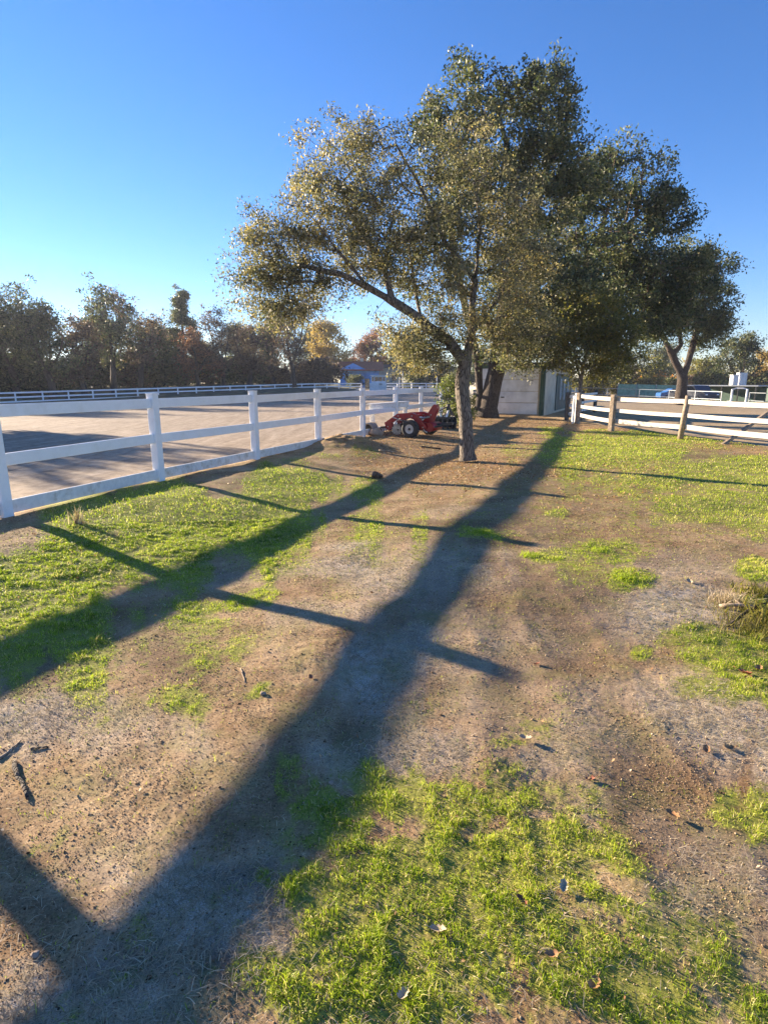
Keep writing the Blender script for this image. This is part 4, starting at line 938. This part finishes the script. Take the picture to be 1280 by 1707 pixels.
# ------------------------------------------------------------------ red towed implement
def wheel(parent, c, ax, r=.25, w=.20):
    ax = Vector(ax)
    t = part('wheel', M['rubber'], parent, lambda mb: mb.lathe([(r * .52, -w * .40), (r * .80, -w * .5), (r * .96, -w * .42), (r, -w * .25), (r, w * .25), (r * .96, w * .42), (r * .80, w * .5), (r * .52, w * .40), (r * .52, -w * .40)], c, ax, 36))
    def lugs(mb):
        c_ = Vector(c); X = ax.orthogonal().normalized(); Y = ax.cross(X)
        for i in range(22):
            a = 2 * math.pi * i / 22
            for s in (-1, 1):
                p = c_ + (X * math.cos(a + s * .07) + Y * math.sin(a + s * .07)) * (r * 1.0) + ax * s * w * .22
                mb.beam(p - ax * w * .17, p + ax * w * .17, .022, .014, up=(p - c_ - ax * (p - c_).dot(ax)))
    part('tread', M['rubber'], t, lugs)
    part('rim', M['rim'], t, lambda mb: mb.lathe([(r * .53, -w * .42), (r * .47, -w * .43), (r * .43, -w * .30), (r * .20, -w * .24), (r * .16, -w * .34), (.001, -w * .36)], c, ax, 28))
    part('hub', M['black'], t, lambda mb: mb.lathe([(r * .15, -w * .36), (r * .13, -w * .46), (.001, -w * .47)], c, ax, 14))
    return t
def implement():
    o = gp(684, 728); z = hz(o.x, o.y); root = empty('towed_arena_tool', (o.x, o.y, z), math.atan2(.5, -.87))
    # local +x = towards its front (image left), local y: away from camera is negative
    tag(root, 'red towed ground tool with curved arms, two tyres and discs by the fence', 'farm implement')
    A = -1
    wheel(root, (0, 0, .25), (0, -1, 0)); 
    wheel(root, (-.05, -1.15, .25), (0, -1, 0))
    part('axle', M['black'], root, lambda mb: mb.tube([(0, -.08, .235), (-.02, -.6, .26), (-.05, -1.08, .235)], .032, 10))
    arm = [(-.46, .30), (-.10, .66), (.02, .70), (.50, .665), (.90, .40), (.86, .33), (.82, .30), (.47, .53), (.10, .56), (-.02, .52), (-.30, .24)]
    for y in (-.16, -.92):
        a = part('arm', M['red'], root, lambda mb: (mb.prism(arm, (0, y, 0), (1, 0, 0), (0, 0, 1), (0, 1, 0), .085)))
        part('bracket', M['red'], a, lambda mb: mb.prism([(.70, .46), (.92, .40), (.86, .20), (.74, .16), (.66, .30)], (0, y - .0, 0), (1, 0, 0), (0, 0, 1), (0, 1, 0), .115))
        part('bolt', M['steel'], a, lambda mb: [mb.tube([(x, y - .065, zz), (x, y + .065, zz)], .018, 8) for x, zz in ((.46, .60), (.02, .61), (.80, .28), (-.34, .30))])
        part('hydraulic_cylinder', M['black'], a, lambda mb: (mb.tube([(-.05, y + .09, .38), (.30, y + .09, .47)], .032, 10)))
        part('piston_rod', M['steel'], a, lambda mb: (mb.tube([(.30, y + .09, .47), (.62, y + .09, .555)], .015, 8)))
    up = [(-.20, .22), (-.38, .22), (-.62, .82), (-.615, .88), (-.58, .925), (-.52, .935), (-.47, .90), (-.10, .34)]
    part('upright_plate', M['red'], root, lambda mb: mb.prism(up, (0, -.52, 0), (1, 0, 0), (0, 0, 1), (0, 1, 0), .16))
    part('bolt', M['steel'], root, lambda mb: mb.tube([(-.43, -.43, .64), (-.43, -.61, .64)], .022, 8))
    def body(mb):
        mb.prism([(.10, .20), (.10, .36), (-.25, .42), (-.52, .40), (-.60, .30), (-.56, .20)], (0, -.54, 0), (1, 0, 0), (0, 0, 1), (0, 1, 0), .55)
        mb.tube([(-.48, -.22, .30), (-.48, -.86, .30)], .13, 20)
    part('chassis', M['red'], root, body)
    part('gearbox_cover', M['rim'], root, lambda mb: mb.tube([(-.30, -.20, .28), (-.36, -.18, .19), (-.44, -.18, .16)], .018, 8))
    part('cross_bar', M['red'], root, lambda mb: (mb.beam((.06, -.12, .60), (.06, -.96, .60), .07, .07), mb.beam((.80, -.12, .26), (.80, -.96, .26), .06, .06)))
    part('hydraulic_hose', M['black'], root, lambda mb: mb.tube([(-.35, -.4, .62), (-.12, -.44, .50), (.15, -.46, .56), (.4, -.5, .5), (.6, -.5, .3)], .014, 6))
    part('chrome_bar', M['steel'], root, lambda mb: mb.tube([(-.40, -.42, .58), (-.02, -.42, .52)], .026, 10))
    def disc(i):
        y = -.14 - i * .105; x = .52 - (i % 2) * .16 + (i * .03)
        def f(mb):
            n = 14; pr = []
            for k in range(n * 2): 
                r = .165 if k % 2 == 0 else .125; a = math.pi * k / n; pr.append((r * math.cos(a), r * math.sin(a)))
            mb.prism(pr, (x, y, .20), (1, .25, 0), (0, 0, 1), (-.25, 1, 0), .012)
        return f
    for i in range(9): part('disc', M['rust'] if i % 2 else M['steel'], root, disc(i))
    part('disc_shaft', M['black'], root, lambda mb: mb.tube([(.46, -.08, .20), (.72, -1.04, .20)], .02, 8))
    for i in range(8):
        y = -.06 - i * .13
        part('tine', M['rust'], root, lambda mb: mb.tube([(.98, y, .25), (1.06, y, .16), (1.02, y, .05), (.97, y, .0)], [.014, .014, .011, .006], 6))
    part('drawbar', M['black'], root, lambda mb: (mb.beam((-.50, -.54, .34), (-1.05, -.60, .40), .09, .09, bev=.01), mb.beam((-.55, -.30, .30), (-1.0, -.58, .38), .05, .05), mb.beam((-.55, -.80, .30), (-1.0, -.62, .38), .05, .05)))
    part('spring', M['steel'], root, lambda mb: mb.tube([(.12 + .30 * i / 60, -.30 + .035 * math.cos(i * .8), .40 + .035 * math.sin(i * .8)) for i in range(61)], .008, 5))
    part('guard_bars', M['black'], root, lambda mb: [mb.tube([(.10 + .1 * i, -.25, .34), (.16 + .1 * i, -.25, .47), (.26 + .1 * i, -.25, .34)], .012, 6) for i in range(5)])
    part('tine_bar', M['black'], root, lambda mb: (mb.beam((.96, 0, .26), (.96, -1.05, .26), .06, .05), mb.beam((.78, -.30, .27), (.97, -.30, .27), .05, .04), mb.beam((.78, -.80, .27), (.97, -.80, .27), .05, .04)))
implement()
def scraper():
    c = gp(735, 714); z = hz(c.x, c.y); root = empty('box_scraper', (c.x, c.y, z), R(12))
    tag(root, 'black box scraper with a triangular hitch frame standing behind the red tool', 'farm implement')
    part('side_plate', M['black'], root, lambda mb: mb.prism([(-.32, 0), (.34, 0), (.34, .34), (.20, .42), (-.20, .42), (-.32, .30)], (-.42, 0, 0), (0, 1, 0), (0, 0, 1), (1, 0, 0), .03))
    part('side_plate', M['black'], root, lambda mb: mb.prism([(-.32, 0), (.34, 0), (.34, .34), (.20, .42), (-.20, .42), (-.32, .30)], (.42, 0, 0), (0, 1, 0), (0, 0, 1), (1, 0, 0), .03))
    part('blade', M['black'], root, lambda mb: mb.prism([(.20, .02), (.26, .0), (.34, .18), (.30, .36), (.24, .34), (.26, .18)], (0, 0, 0), (0, 1, 0), (0, 0, 1), (1, 0, 0), .81))
    part('tool_bar', M['black'], root, lambda mb: mb.beam((-.42, -.16, .36), (.42, -.16, .36), .09, .09, bev=.01))
    for i in range(5):
        x = -.32 + i * .16; part('shank', M['black'], root, lambda mb: mb.prism([(-.03, .46), (.03, .46), (.035, .12), (-.03, .02), (-.10, .0), (-.03, .09)], (x, -.18, 0), (0, 1, 0), (0, 0, 1), (1, 0, 0), .035))
    part('hitch_mast', M['black'], root, lambda mb: (mb.beam((.10, -.16, .38), (.22, -.05, .76), .06, .035), mb.beam((.34, -.16, .38), (.24, -.05, .76), .06, .035), mb.box((.23, -.05, .78), (.09, .09, .09), bev=.01)))
    part('hitch_plate', M['wallwhite'], root, lambda mb: mb.prism([(.06, .40), (.14, .40), (.20, .62), (.14, .62)], (0, -.24, 0), (1, 0, 0), (0, 0, 1), (0, 1, 0), .02))
    part('brace', M['black'], root, lambda mb: mb.beam((.22, -.04, .74), (-.52, .10, .36), .05, .035))
    part('brace', M['black'], root, lambda mb: mb.beam((.24, -.04, .74), (.56, .28, .34), .05, .035))
    part('lift_pin', M['steel'], root, lambda mb: (mb.tube([(-.50, -.18, .20), (-.38, -.18, .20)], .02, 8), mb.tube([(.38, -.18, .20), (.50, -.18, .20)], .02, 8)))
scraper()

# ------------------------------------------------------------------ hitching rail, culvert, rock
def hitch():
    a = gp(621, 721); z = hz(a.x, a.y); d = Vector((.62, 1.15, 0)); d = (at(675, 690, a.y + 2.1) - a); d.z = 0; ang = math.atan2(d.y, d.x); L = d.length
    root = empty('hitching_rail', (a.x, a.y, z), ang); tag(root, 'short weathered white hitching rail standing in front of the long white fence', 'hitching rail')
    for x in (0, L): part('post', M['whitedirty'], root, lambda mb: mb.box((x, 0, .36), (.11, .11, .92), bev=.008))
    part('beam', M['whitedirty'], root, lambda mb: (mb.box((L / 2 - .08, -.062, .80), (L + .42, .05, .16), bev=.008), mb.box((L / 2 - .08, -.02, .895), (L + .42, .16, .035), bev=.006)))
    part('stretcher', M['whitedirty'], root, lambda mb: mb.beam((-.02, .03, .60), (-.42, .28, .60), .045, .14))
hitch()
def culvert():
    a = gp(611.5, 724.5); z = hz(a.x, a.y); root = empty('drain_pipe', (a.x, a.y, z), R(-14)); tag(root, 'short concrete drain pipe with a dark round mouth lying under the fence', 'pipe')
    part('pipe', M['concrete'], root, lambda mb: mb.lathe([(.165, 0), (.19, .01), (.19, .6), (.165, .6), (.15, .58), (.15, .02), (.165, 0)], (0, 0, .17), (0, 1, 0), 28))
    part('mouth_shade', M['black'], root, lambda mb: mb.lathe([(.149, .35), (.001, .35)], (0, 0, .17), (0, 1, 0), 24))  # black disc standing in for the shade inside the open pipe
culvert()
def rock(name, label, p, s, seed, mat, cat='rock', sq=(1, 1, .7)):
    import bmesh
    bm = bmesh.new(); bmesh.ops.create_icosphere(bm, subdivisions=4, radius=1)
    rg = random.Random(seed); o = rg.random() * 50
    from mathutils import noise
    for v in bm.verts:
        n = noise.noise(v.co * 1.1 + Vector((o, 0, 0))) * .45 + noise.noise(v.co * 3 + Vector((o, 0, 0))) * .14 + noise.noise(v.co * 8 + Vector((o, 0, 0))) * .04
        v.co = v.co * (1 + n); v.co = Vector((v.co.x * s * sq[0], v.co.y * s * sq[1], v.co.z * s * sq[2]))
    me = bpy.data.meshes.new(name); bm.to_mesh(me); bm.free(); me.polygons.foreach_set('use_smooth', [True] * len(me.polygons))
    ob = link_mesh(name, me, mat); ob.location = p; ob.rotation_euler = (0, 0, rg.random() * 6); return tag(ob, label, cat)
a = gp(628, 725); rock('rock', 'tan rounded rock beside the tines of the red tool', (a.x, a.y, hz(a.x, a.y) + .08), .17, 3, M['rock'], sq=(1.15, .9, .8))
a = gp(55, 1574); rock('rock', 'small pale stone at the edge of the rail shadow bottom left', (a.x, a.y, hz(a.x, a.y) + .004), .011, 4, M['rock'])
a = gp(438, 1141); rock('rock', 'small whitish stone on bare soil left of the wide shadow', (a.x, a.y, hz(a.x, a.y) + .006), .015, 5, M['rock'])
a = gp(552, 1292); rock('rock', 'small grey stone inside the wide shadow below the middle', (a.x, a.y, hz(a.x, a.y) + .004), .010, 8, M['rock'])
a = gp(628, 787); rock('rock', 'dark clod on the lawn in front of the red tool', (a.x, a.y, hz(a.x, a.y) + .05), .085, 9, M['rust'], cat='clod')

# ------------------------------------------------------------------ sticks and single leaves
def stick(label, u0, v0, u1, v1, r, mat, seed, lift=.0):
    a = gp(u0, v0); b = gp(u1, v1); rg = random.Random(seed); n = 7; pts = []
    for i in range(n + 1):
        p = a.lerp(b, i / n); p.x += rg.gauss(0, r * .35); p.y += rg.gauss(0, r * .35); p.z = hz(p.x, p.y) + r * .8 + lift * math.sin(math.pi * i / n); pts.append(p - a)
    mb = MB(); rr = [r * (1.1 - .5 * i / n) * rg.uniform(.85, 1.15) for i in range(n + 1)]; mb.tube(pts, rr, 8)
    q = pts[3]; mb.tube([q, q + Vector((rg.uniform(-1, 1) * r * 4, r * 3, r * 1.5))], [r * .5, r * .25], 6)
    o = mb.build('stick', mat); o.location = a; return tag(o, label, 'stick')
stick('thick dark knotty stick lying near the left edge of the picture', 17, 1243, 44, 1310, .010, M['barkdark'], 1, .006)
stick('thin dark twig lying above the thick knotty stick', 45, 1220, 78, 1216, .006, M['barkdark'], 2)
stick('long thin dry twig at the left edge above the knotty stick', -10, 1238, 30, 1206, .006, M['wood'], 3)
stick('short dark stick on the leaf litter in front of the red tool', 700, 740, 735, 742, .025, M['barkdark'], 4)
stick('pale straight stick on the leaf litter left of the oak trunk', 632, 750, 668, 751, .018, M['wood'], 5)
stick('thin reddish twig standing out on the sunlit soil left of the wide shadow', 400, 1095, 408, 1120, .004, M['wood'], 6)
stick('dead grey branch at the right edge below the small shade', 1200, 1008, 1290, 1022, .014, M['wood'], 7, .04)
stick('second dead branch crossing under the grey branch at the right edge', 1215, 1040, 1290, 1000, .011, M['barkdark'], 8, .05)
LEAVES = [(877, 1224, .042, 'pale curled oak leaf on the green tuft below the middle of the lawn', 1), (1178, 1244, .036, 'brown curled leaf on straw at the right, left one of two', 0), (1216, 1241, .034, 'brown flat leaf on straw at the right, right one of two', 0),
          (1122, 1347, .036, 'rusty leaf beside the dark soil rut on the right', 0), (940, 1473, .030, 'pale leaf standing upright in the foreground grass', 1), (990, 1640, .034, 'orange brown leaf in the foreground grass near the bottom', 0), (870, 1498, .030, 'dark red leaf in the middle of the foreground grass', 2),
          (730, 1545, .034, 'tan leaf deep in the foreground grass left of centre', 1), (672, 1652, .030, 'pale tan leaf at the bottom left of the foreground grass', 1), (920, 1590, .028, 'small orange leaf in the lower foreground grass', 0), (1242, 1120, .055, 'large red brown leaf on the bright grass at the right edge', 2),
          (1265, 1112, .045, 'orange leaf beside the large red brown leaf at the right edge', 0), (518, 1117, .026, 'little red brown leaf on bare soil above the middle left', 2), (895, 1100, .028, 'little dark red leaf on bare soil in the centre', 2), (1150, 967, .05, 'pale leaf by the small bluish shade on the right', 1), (985, 1290, .03, 'dark curled leaf at the top edge of the foreground grass', 2)]
LM = [simple('leaf_orange_brown', (.42, .21, .085), .7, .3, 30, .2), simple('leaf_pale_tan', (.52, .40, .26), .7, .2, 30, .2), simple('leaf_red_brown', (.30, .10, .05), .7, .3, 30, .2)]
for i, (u, v, s, lab, k) in enumerate(LEAVES):
    p = gp(u, v); rg = random.Random(i + 40); V = []; prof = [0, .26, .42, .30, .50, .34, .46, .22, .06]; n = len(prof) - 1; vs = []; fs = []
    for j, w in enumerate(prof):
        x = (j / n - .5) * 2 * s * .75; w = w * s * .95; cz = .35 * s * (j / n - .5) ** 2 * 4 * rg.uniform(.6, 1.2)
        vs += [(x, -w, cz + w * .7), (x, 0, cz), (x, w, cz + w * .55)]
    for j in range(n):
        for q in range(2): fs.append((j * 3 + q, j * 3 + q + 1, j * 3 + q + 4, j * 3 + q + 3))
    mb = MB(); mb.add(vs, fs, True); mb.tube([(-s * .75, 0, vs[1][2]), (-s * 1.15, 0, vs[1][2] + s * .12)], .0012, 5)
    o = mb.build('fallen_leaf', LM[k]); gr = v > 1300 or v in (1120, 1112, 1224)
    o.location = (p.x, p.y, hz(p.x, p.y) + (.010 if gr else .004)); o.rotation_euler = (rg.uniform(-.2, .2), rg.uniform(-.2, .2), rg.random() * 6.3); tag(o, lab, 'leaf')

# dry weed clump at the right edge, pale weed by the fence
def weed(name, label, u, v, n, h, spread, mat, seed, lean=.5, w=.004, cat='weed'):
    p = gp(u, v); z = hz(p.x, p.y); rg = np.random.default_rng(seed); V = []; Fq = []
    for i in range(n):
        a = rg.uniform(0, 6.28); ln = rg.uniform(.1, 1) * lean; L = h * rg.uniform(.5, 1.1); b = rg.normal(0, spread, 2); pw = a + 1.57 + rg.normal(0, .4)
        B = np.array([math.cos(pw), math.sin(pw), 0]) * w; q0 = np.array([b[0], b[1], -.01]); D = np.array([math.cos(a), math.sin(a), 0]); k = len(V)
        for t in (0, .35, .7, 1):
            c = q0 + D * L * ln * t ** 1.4 + np.array([0, 0, 1]) * L * (t - .45 * ln * t * t); wd = (1 - t * .85)
            V += [c - B * wd, c + B * wd]
        for j in range(3): Fq.append((k + j * 2, k + j * 2 + 1, k + j * 2 + 3, k + j * 2 + 2))
    me = np_mesh(name, np.array(V), np.array(Fq), {'tint': ('FACE', np.clip(rg.normal(.5, .22, len(Fq)), 0, 1))}, True)
    o = link_mesh(name, me, mat); o.location = (p.x, p.y, z); return tag(o, label, cat)
weed('dry_grass_clump', 'clump of dry straw coloured stalks above the bright grass at the right edge', 1262, 1042, 420, .17, .13, M['weed'], 33, 1.2, .003, 'dry grass')
weed('dry_grass_clump', 'smaller dry tuft on grey straw left of the dead branches', 1215, 1000, 260, .14, .06, M['straw'], 4, 1.2, .003, 'dry grass')
weed('leafy_weed', 'low green leafy weed beside the dead branches at the right edge', 1262, 985, 110, .10, .07, M['weed'], 5, .9, .008)
weed('leafy_weed', 'dark green weed growing up behind the dry clump at the right edge', 1296, 1030, 160, .22, .09, M['weed'], 12, .6, .009)
weed('pale_weed', 'single pale flowering weed growing on the grass near the left fence', 128, 872, 46, .24, .03, M['straw'], 6, .45, .006)
def tussock(label, u, v, s, seed):
    return weed('grass_tuft', label, u, v, int(420 * s), .05, .05, M['blade'], seed, .8, .003, 'grass tuft')
for i, (u, v, s, lab) in enumerate([(800, 885, 1.3, 'leafy tuft of grass at the right edge of the wide shadow'), (1040, 962, 1.2, 'bright green grass tuft right of centre'), (885, 922, 1.0, 'green grass tuft just right of the wide shadow'), (1000, 912, 1.0, 'dark green grass tuft above the bright one right of centre')]):
    tussock(lab, u, v, s, 20 + i)

# ------------------------------------------------------------------ far buildings
def booth():
    Y = 101; c = at(630, 640, Y); z = tz(c.x, Y); root = empty('judges_booth', (c.x, Y, z)); tag(root, 'small white judging booth with dark windows at the far side of the arena', 'booth')
    part('base', M['wallwhite'], root, lambda mb: (mb.box((0, 0, .62), (2.9, 2.2, 1.35), bev=.03), mb.box((0, -1.13, .95), (2.9, .06, .06))))
    cab = part('cabin', M['wallwhite'], root, lambda mb: (mb.box((.1, .05, 1.46), (2.5, 1.9, .30)), mb.box((.1, .05, 2.42), (2.5, 1.9, .22)), [mb.box((x, y, 1.95), (.12, .12, .74)) for x in (-1.09, -.62, .80, 1.29) for y in (-.84, .94)]))
    for x, w in ((-.855, .35), (.09, 1.30), (1.045, .37)):
        wd = part('window', M['glass'], root, lambda mb: mb.box((x, -.80, 1.955), (w, .03, .70)))
        if w > 1: part('mullion', M['wallwhite'], wd, lambda mb: mb.box((x, -.825, 1.955), (.05, .03, .70)))
    part('roof', M['wallwhite'], root, lambda mb: mb.box((.1, 0, 2.58), (2.9, 2.3, .10), bev=.02))
    part('sign', M['black'], root, lambda mb: mb.box((.45, -1.12, 1.12), (.55, .05, .13)))  # small dark sign on the front of the base
booth()
def house():
    Y = 124; x0 = at(567, 640, Y).x; x1 = at(629, 640, Y).x; z = tz(x0, Y) ; root = empty('house', (x0, Y, z)); W = x1 - x0 + .3
    tag(root, 'low house with a blue painted wall and red tiled roof beyond the arena', 'house')
    part('wall', M['bluewall'], root, lambda mb: mb.prism([(0, -.3), (W, -.3), (W, 4.1), (0, 4.1)], (0, 3, 0), (1, 0, 0), (0, 0, 1), (0, 1, 0), 6))
    part('gable', M['bluewall'], root, lambda mb: mb.prism([(-1.0, 3.9), (5.2, 3.9), (2.2, 5.3)], (.6, -.4, 0), (1, 0, 0), (0, 0, 1), (0, 1, 0), .6))
    r = part('roof', M['rooftile'], root, lambda mb: mb.prism([(-.9, 3.95), (3, 5.75), (6.9, 3.95), (6.9, 3.75), (3, 5.5), (-.9, 3.75)], (W / 2 + .3, 0, 0), (0, 1, 0), (0, 0, 1), (1, 0, 0), W + 1.4))
    part('chimney', M['cream'], r, lambda mb: mb.box((W * .55, 3.4, 6.0), (.7, .7, .9)))
    part('door', M['glass'], root, lambda mb: mb.box((W * .7, -.03, 1.1), (1.0, .06, 2.1)))
house()
def lowb(name, label, u0, u1, vt, Y, mat, cat='building'):
    x0 = at(u0, 640, Y).x; x1 = at(u1, 640, Y).x; z = tz((x0 + x1) / 2, Y); h = at(640, vt, Y).z - z; root = empty(name, ((x0 + x1) / 2, Y, z)); W = x1 - x0; tag(root, label, cat)
    part('wall', mat, root, lambda mb: mb.box((0, 2, h / 2 - .2), (W, 4, h)))
    part('roof', M['roofgrey'], root, lambda mb: mb.prism([(-.4, h - .25), (2, h + .55), (4.4, h - .25)], (0, 0, 0), (0, 1, 0), (0, 0, 1), (1, 0, 0), W + .6))
    part('window', M['glass'], root, lambda mb: mb.box((W * .2, -.02, h * .5), (W * .22, .05, h * .28)))
lowb('outbuilding', 'cream outbuilding just right of the blue walled house', 631, 668, 611, 130, M['cream'])
lowb('outbuilding', 'pinkish cream wall of a low building left of the blue walled house', 498, 534, 610, 134, M['cream'])
for i, (u, Y, h) in enumerate(((666, 104, 2.9), (671, 108, 3.3), (728, 100, 2.4))):
    c = at(u, 640, Y); mb = MB(); mb.tube([(0, 0, -.2), (0, 0, h)], .06, 8); mb.box((0, 0, h + .05), (.2, .2, .1)); o = mb.build('pole', M['bluewhite']); o.location = (c.x, Y, tz(c.x, Y))
    tag(o, ['thin white pole beyond the far fence, the left of the close pair', 'thin white pole beyond the far fence, the right of the close pair', 'thin white pole beyond the far fence next to the bright shrub'][i], 'pole')

# ------------------------------------------------------------------ right background
def pipe_fence():
    path = []
    for u, Y in ((960, 62), (1040, 60), (1120, 56), (1205, 50)): c = at(u, 640, Y); path.append((c.x, Y))
    line_fence('pipe_fence', 'thin grey pipe fence along the far side of the right paddock', curve([(a, b) for a, b in path]), 3.0, 1.25, (.55, 1.2), .06, .035, M['galv'], rh=.04)
    path = []
    for u, Y in ((1252, 49), (1330, 43)): c = at(u, 640, Y); path.append((c.x, Y))
    line_fence('pipe_fence', 'thin grey pipe fence right of the white gate frame', path, 3.0, 1.25, (.55, 1.2), .06, .035, M['galv'], rh=.04)
pipe_fence()
def gate_frame():
    Y = 50; a = at(1222, 640, Y); b = at(1247, 640, Y - .7); z = tz(a.x, Y); root = empty('gate_frame', (a.x, Y, z)); tag(root, 'pale white arched gate frame in the far fence of the right paddock', 'gate')
    w = b.x - a.x
    for x, y in ((0, 0), (w, -.7)): part('post', M['bluewhite'], root, lambda mb: mb.box((x, y, .65), (.13, .13, 1.6), bev=.01))
    part('arch', M['bluewhite'], root, lambda mb: [mb.beam(p, q, .12, .12) for p, q in (((-.05, 0, 1.42), (w * .25, -.17, 1.54)), ((w * .25, -.17, 1.54), (w * .75, -.52, 1.54)), ((w * .75, -.52, 1.54), (w + .05, -.7, 1.42)))])
gate_frame()
def screen(label, u0, u1, Y0, Y1, h, mat):
    a = at(u0, 640, Y0); b = at(u1, 640, Y1); a.z = b.z = 0; d = b - a; n = max(1, round(d.length / 3)); root = empty('screen_fence', (a.x, a.y, 0)); tag(root, label, 'screen fence')
    for k in range(n + 1):
        q = d * k / n; z = tz(a.x + q.x, a.y + q.y); part('post', M['galv'], root, lambda mb: mb.tube([(q.x, q.y, z - .2), (q.x, q.y, z + h + .08)], .045, 8))
    for k in range(n):
        q = d * k / n; r = d * (k + 1) / n; z = tz(a.x + q.x, a.y + q.y); z1 = tz(a.x + r.x, a.y + r.y)
        part('screen_cloth', mat, root, lambda mb: mb.beam(Vector((q.x, q.y, z + h / 2 + .05)) + d.normalized() * .05, Vector((r.x, r.y, z1 + h / 2 + .05)) - d.normalized() * .05, .03, h - .1 + random.uniform(-.04, .04)))
screen('pale green cloth screen fence beyond the right paddock', 1030, 1128, 88, 84, 1.9, M['teal'])
screen('dark green cloth screen fence at the far right behind the gate frame', 1205, 1300, 78, 70, 1.8, M['green'])
def car(name, label, cat, u, Y, rz, mat, kind='car'):
    c = at(u, 640, Y); z = tz(c.x, Y) + .02; root = empty(name, (c.x, Y, z), rz); tag(root, label, cat)
    S = {'car': [(-2.15, .30), (-2.2, .62), (-2.05, .82), (-1.2, .93), (-.55, 1.38), (.75, 1.42), (1.55, .98), (2.15, .86), (2.22, .55), (2.15, .30)],
         'suv': [(-2.3, .35), (-2.35, .75), (-2.2, 1.0), (-1.15, 1.10), (-.65, 1.68), (1.85, 1.72), (2.2, 1.15), (2.3, .6), (2.25, .35)],
         'truck': [(-2.7, .45), (-2.75, .9), (-2.6, 1.1), (-1.5, 1.2), (-1.0, 1.75), (.45, 1.78), (.65, 1.2), (2.6, 1.18), (2.7, .6), (2.6, .45)]}[kind]
    part('body', mat, root, lambda mb: mb.prism(S, (0, 0, 0), (1, 0, 0), (0, 0, 1), (0, 1, 0), 1.75))
    G = {'car': [(-1.0, .97), (-.5, 1.32), (.7, 1.36), (1.3, 1.0)], 'suv': [(-.98, 1.14), (-.58, 1.6), (1.75, 1.64), (2.0, 1.16)], 'truck': [(-1.3, 1.24), (-.92, 1.68), (.36, 1.70), (.46, 1.24)]}[kind]
    for s in (-1, 1): part('window', M['glass'], root, lambda mb: mb.prism(G, (0, s * .88, 0), (1, 0, 0), (0, 0, 1), (0, 1, 0), .02))
    wb = {'car': 1.35, 'suv': 1.4, 'truck': 1.75}[kind]; r = .33 if kind == 'car' else .39
    for x in (-wb, wb):
        for s in (-1, 1):
            w = part('wheel', M['rubber'], root, lambda mb: mb.lathe([(r * .6, -.1), (r * .93, -.1), (r, -.06), (r, .06), (r * .93, .1), (r * .6, .1)], (x, s * .80, r), (0, s, 0), 24))
            part('rim', M['steel'], w, lambda mb: mb.lathe([(r * .6, .08), (r * .5, .05), (r * .2, .09), (.001, .1)], (x, s * .80, r), (0, s, 0), 20))
    for s in (-1, 1): part('headlight', M['bluewhite'], root, lambda mb: mb.box((-2.16 if kind == 'car' else S[1][0] + .04, s * .65, .68 if kind == 'car' else .85), (.1, .28, .14), bev=.03))
car('parked_car', 'blue low car parked in front of the broad forked oak', 'car', 1128, 76, R(175), M['carblue'])
car('parked_truck', 'dark pickup truck parked right of the blue car', 'truck', 1158, 62, R(100), M['cardark'], 'truck')
car('parked_car', 'white car parked far off beside the young oak behind the fence', 'car', 992, 105, R(10), M['carwhite'], 'suv')
car('parked_car', 'white car parked behind the shed corner posts', 'car', 952, 105, R(4), M['carwhite'], 'car')
def shelter():
    Y = 70; a = at(1152, 640, Y); b = at(1262, 640, Y - 6); z = tz(a.x, Y); root = empty('open_shelter', (a.x, Y, z), math.atan2(b.y - a.y, b.x - a.x)); L = math.hypot(b.x - a.x, b.y - a.y)
    tag(root, 'long low open sided shelter with a pale flat roof behind the dark pickup', 'shelter')
    part('roof', M['galv'], root, lambda mb: mb.box((L / 2, 1.2, 1.82), (L + .6, 3.0, .14), bev=.02))
    part('back_panel', M['green'], root, lambda mb: mb.box((L / 2, 2.5, .9), (L, .06, 1.7)))
    for x in [L * i / 4 for i in range(5)]: part('post', M['black'], root, lambda mb: mb.box((x, -.15, .85), (.1, .1, 1.8)))
shelter()
def tall_box(u0, u1, vt, Y, label):
    a = at(u0, 640, Y); b = at(u1, 640, Y); z = tz(a.x, Y); h = at(640, vt, Y).z - z; W = b.x - a.x; root = empty('storage_box', ((a.x + b.x) / 2, Y, z)); tag(root, label, 'container')
    part('wall', M['wallwhite'], root, lambda mb: mb.box((0, .35, h / 2), (W, .7, h), bev=.03))
    part('rib', M['wallwhite'], root, lambda mb: [mb.box((x, -.03, h / 2), (.06, .05, h - .2)) for x in (-W * .38, 0, W * .38)])
    part('lid', M['bluewhite'], root, lambda mb: mb.box((0, .35, h + .04), (W + .06, .78, .08), bev=.02))
tall_box(1220, 1230, 625.5, 76, 'tall white storage box, the lower left of the adjoining pair')
tall_box(1230.6, 1244, 622, 76.5, 'tall white storage box, the higher right of the adjoining pair')

# ------------------------------------------------------------------ haze
hm, ht, ho = new_mat('haze_air')
pv = N(ht, 'VolumePrincipled'); pv.inputs['Color'].default_value = (.80, .86, 1.0, 1); pv.inputs['Density'].default_value = .00036; pv.inputs['Anisotropy'].default_value = .3
ht.links.new(pv.outputs[0], ho.inputs['Volume'])
hb = MB(); hb.box((0, 60, 8.5), (420, 400, 27)); hz_o = hb.build('haze', hm); tag(hz_o, 'thin pale morning haze over the whole place', 'haze', kind='stuff')
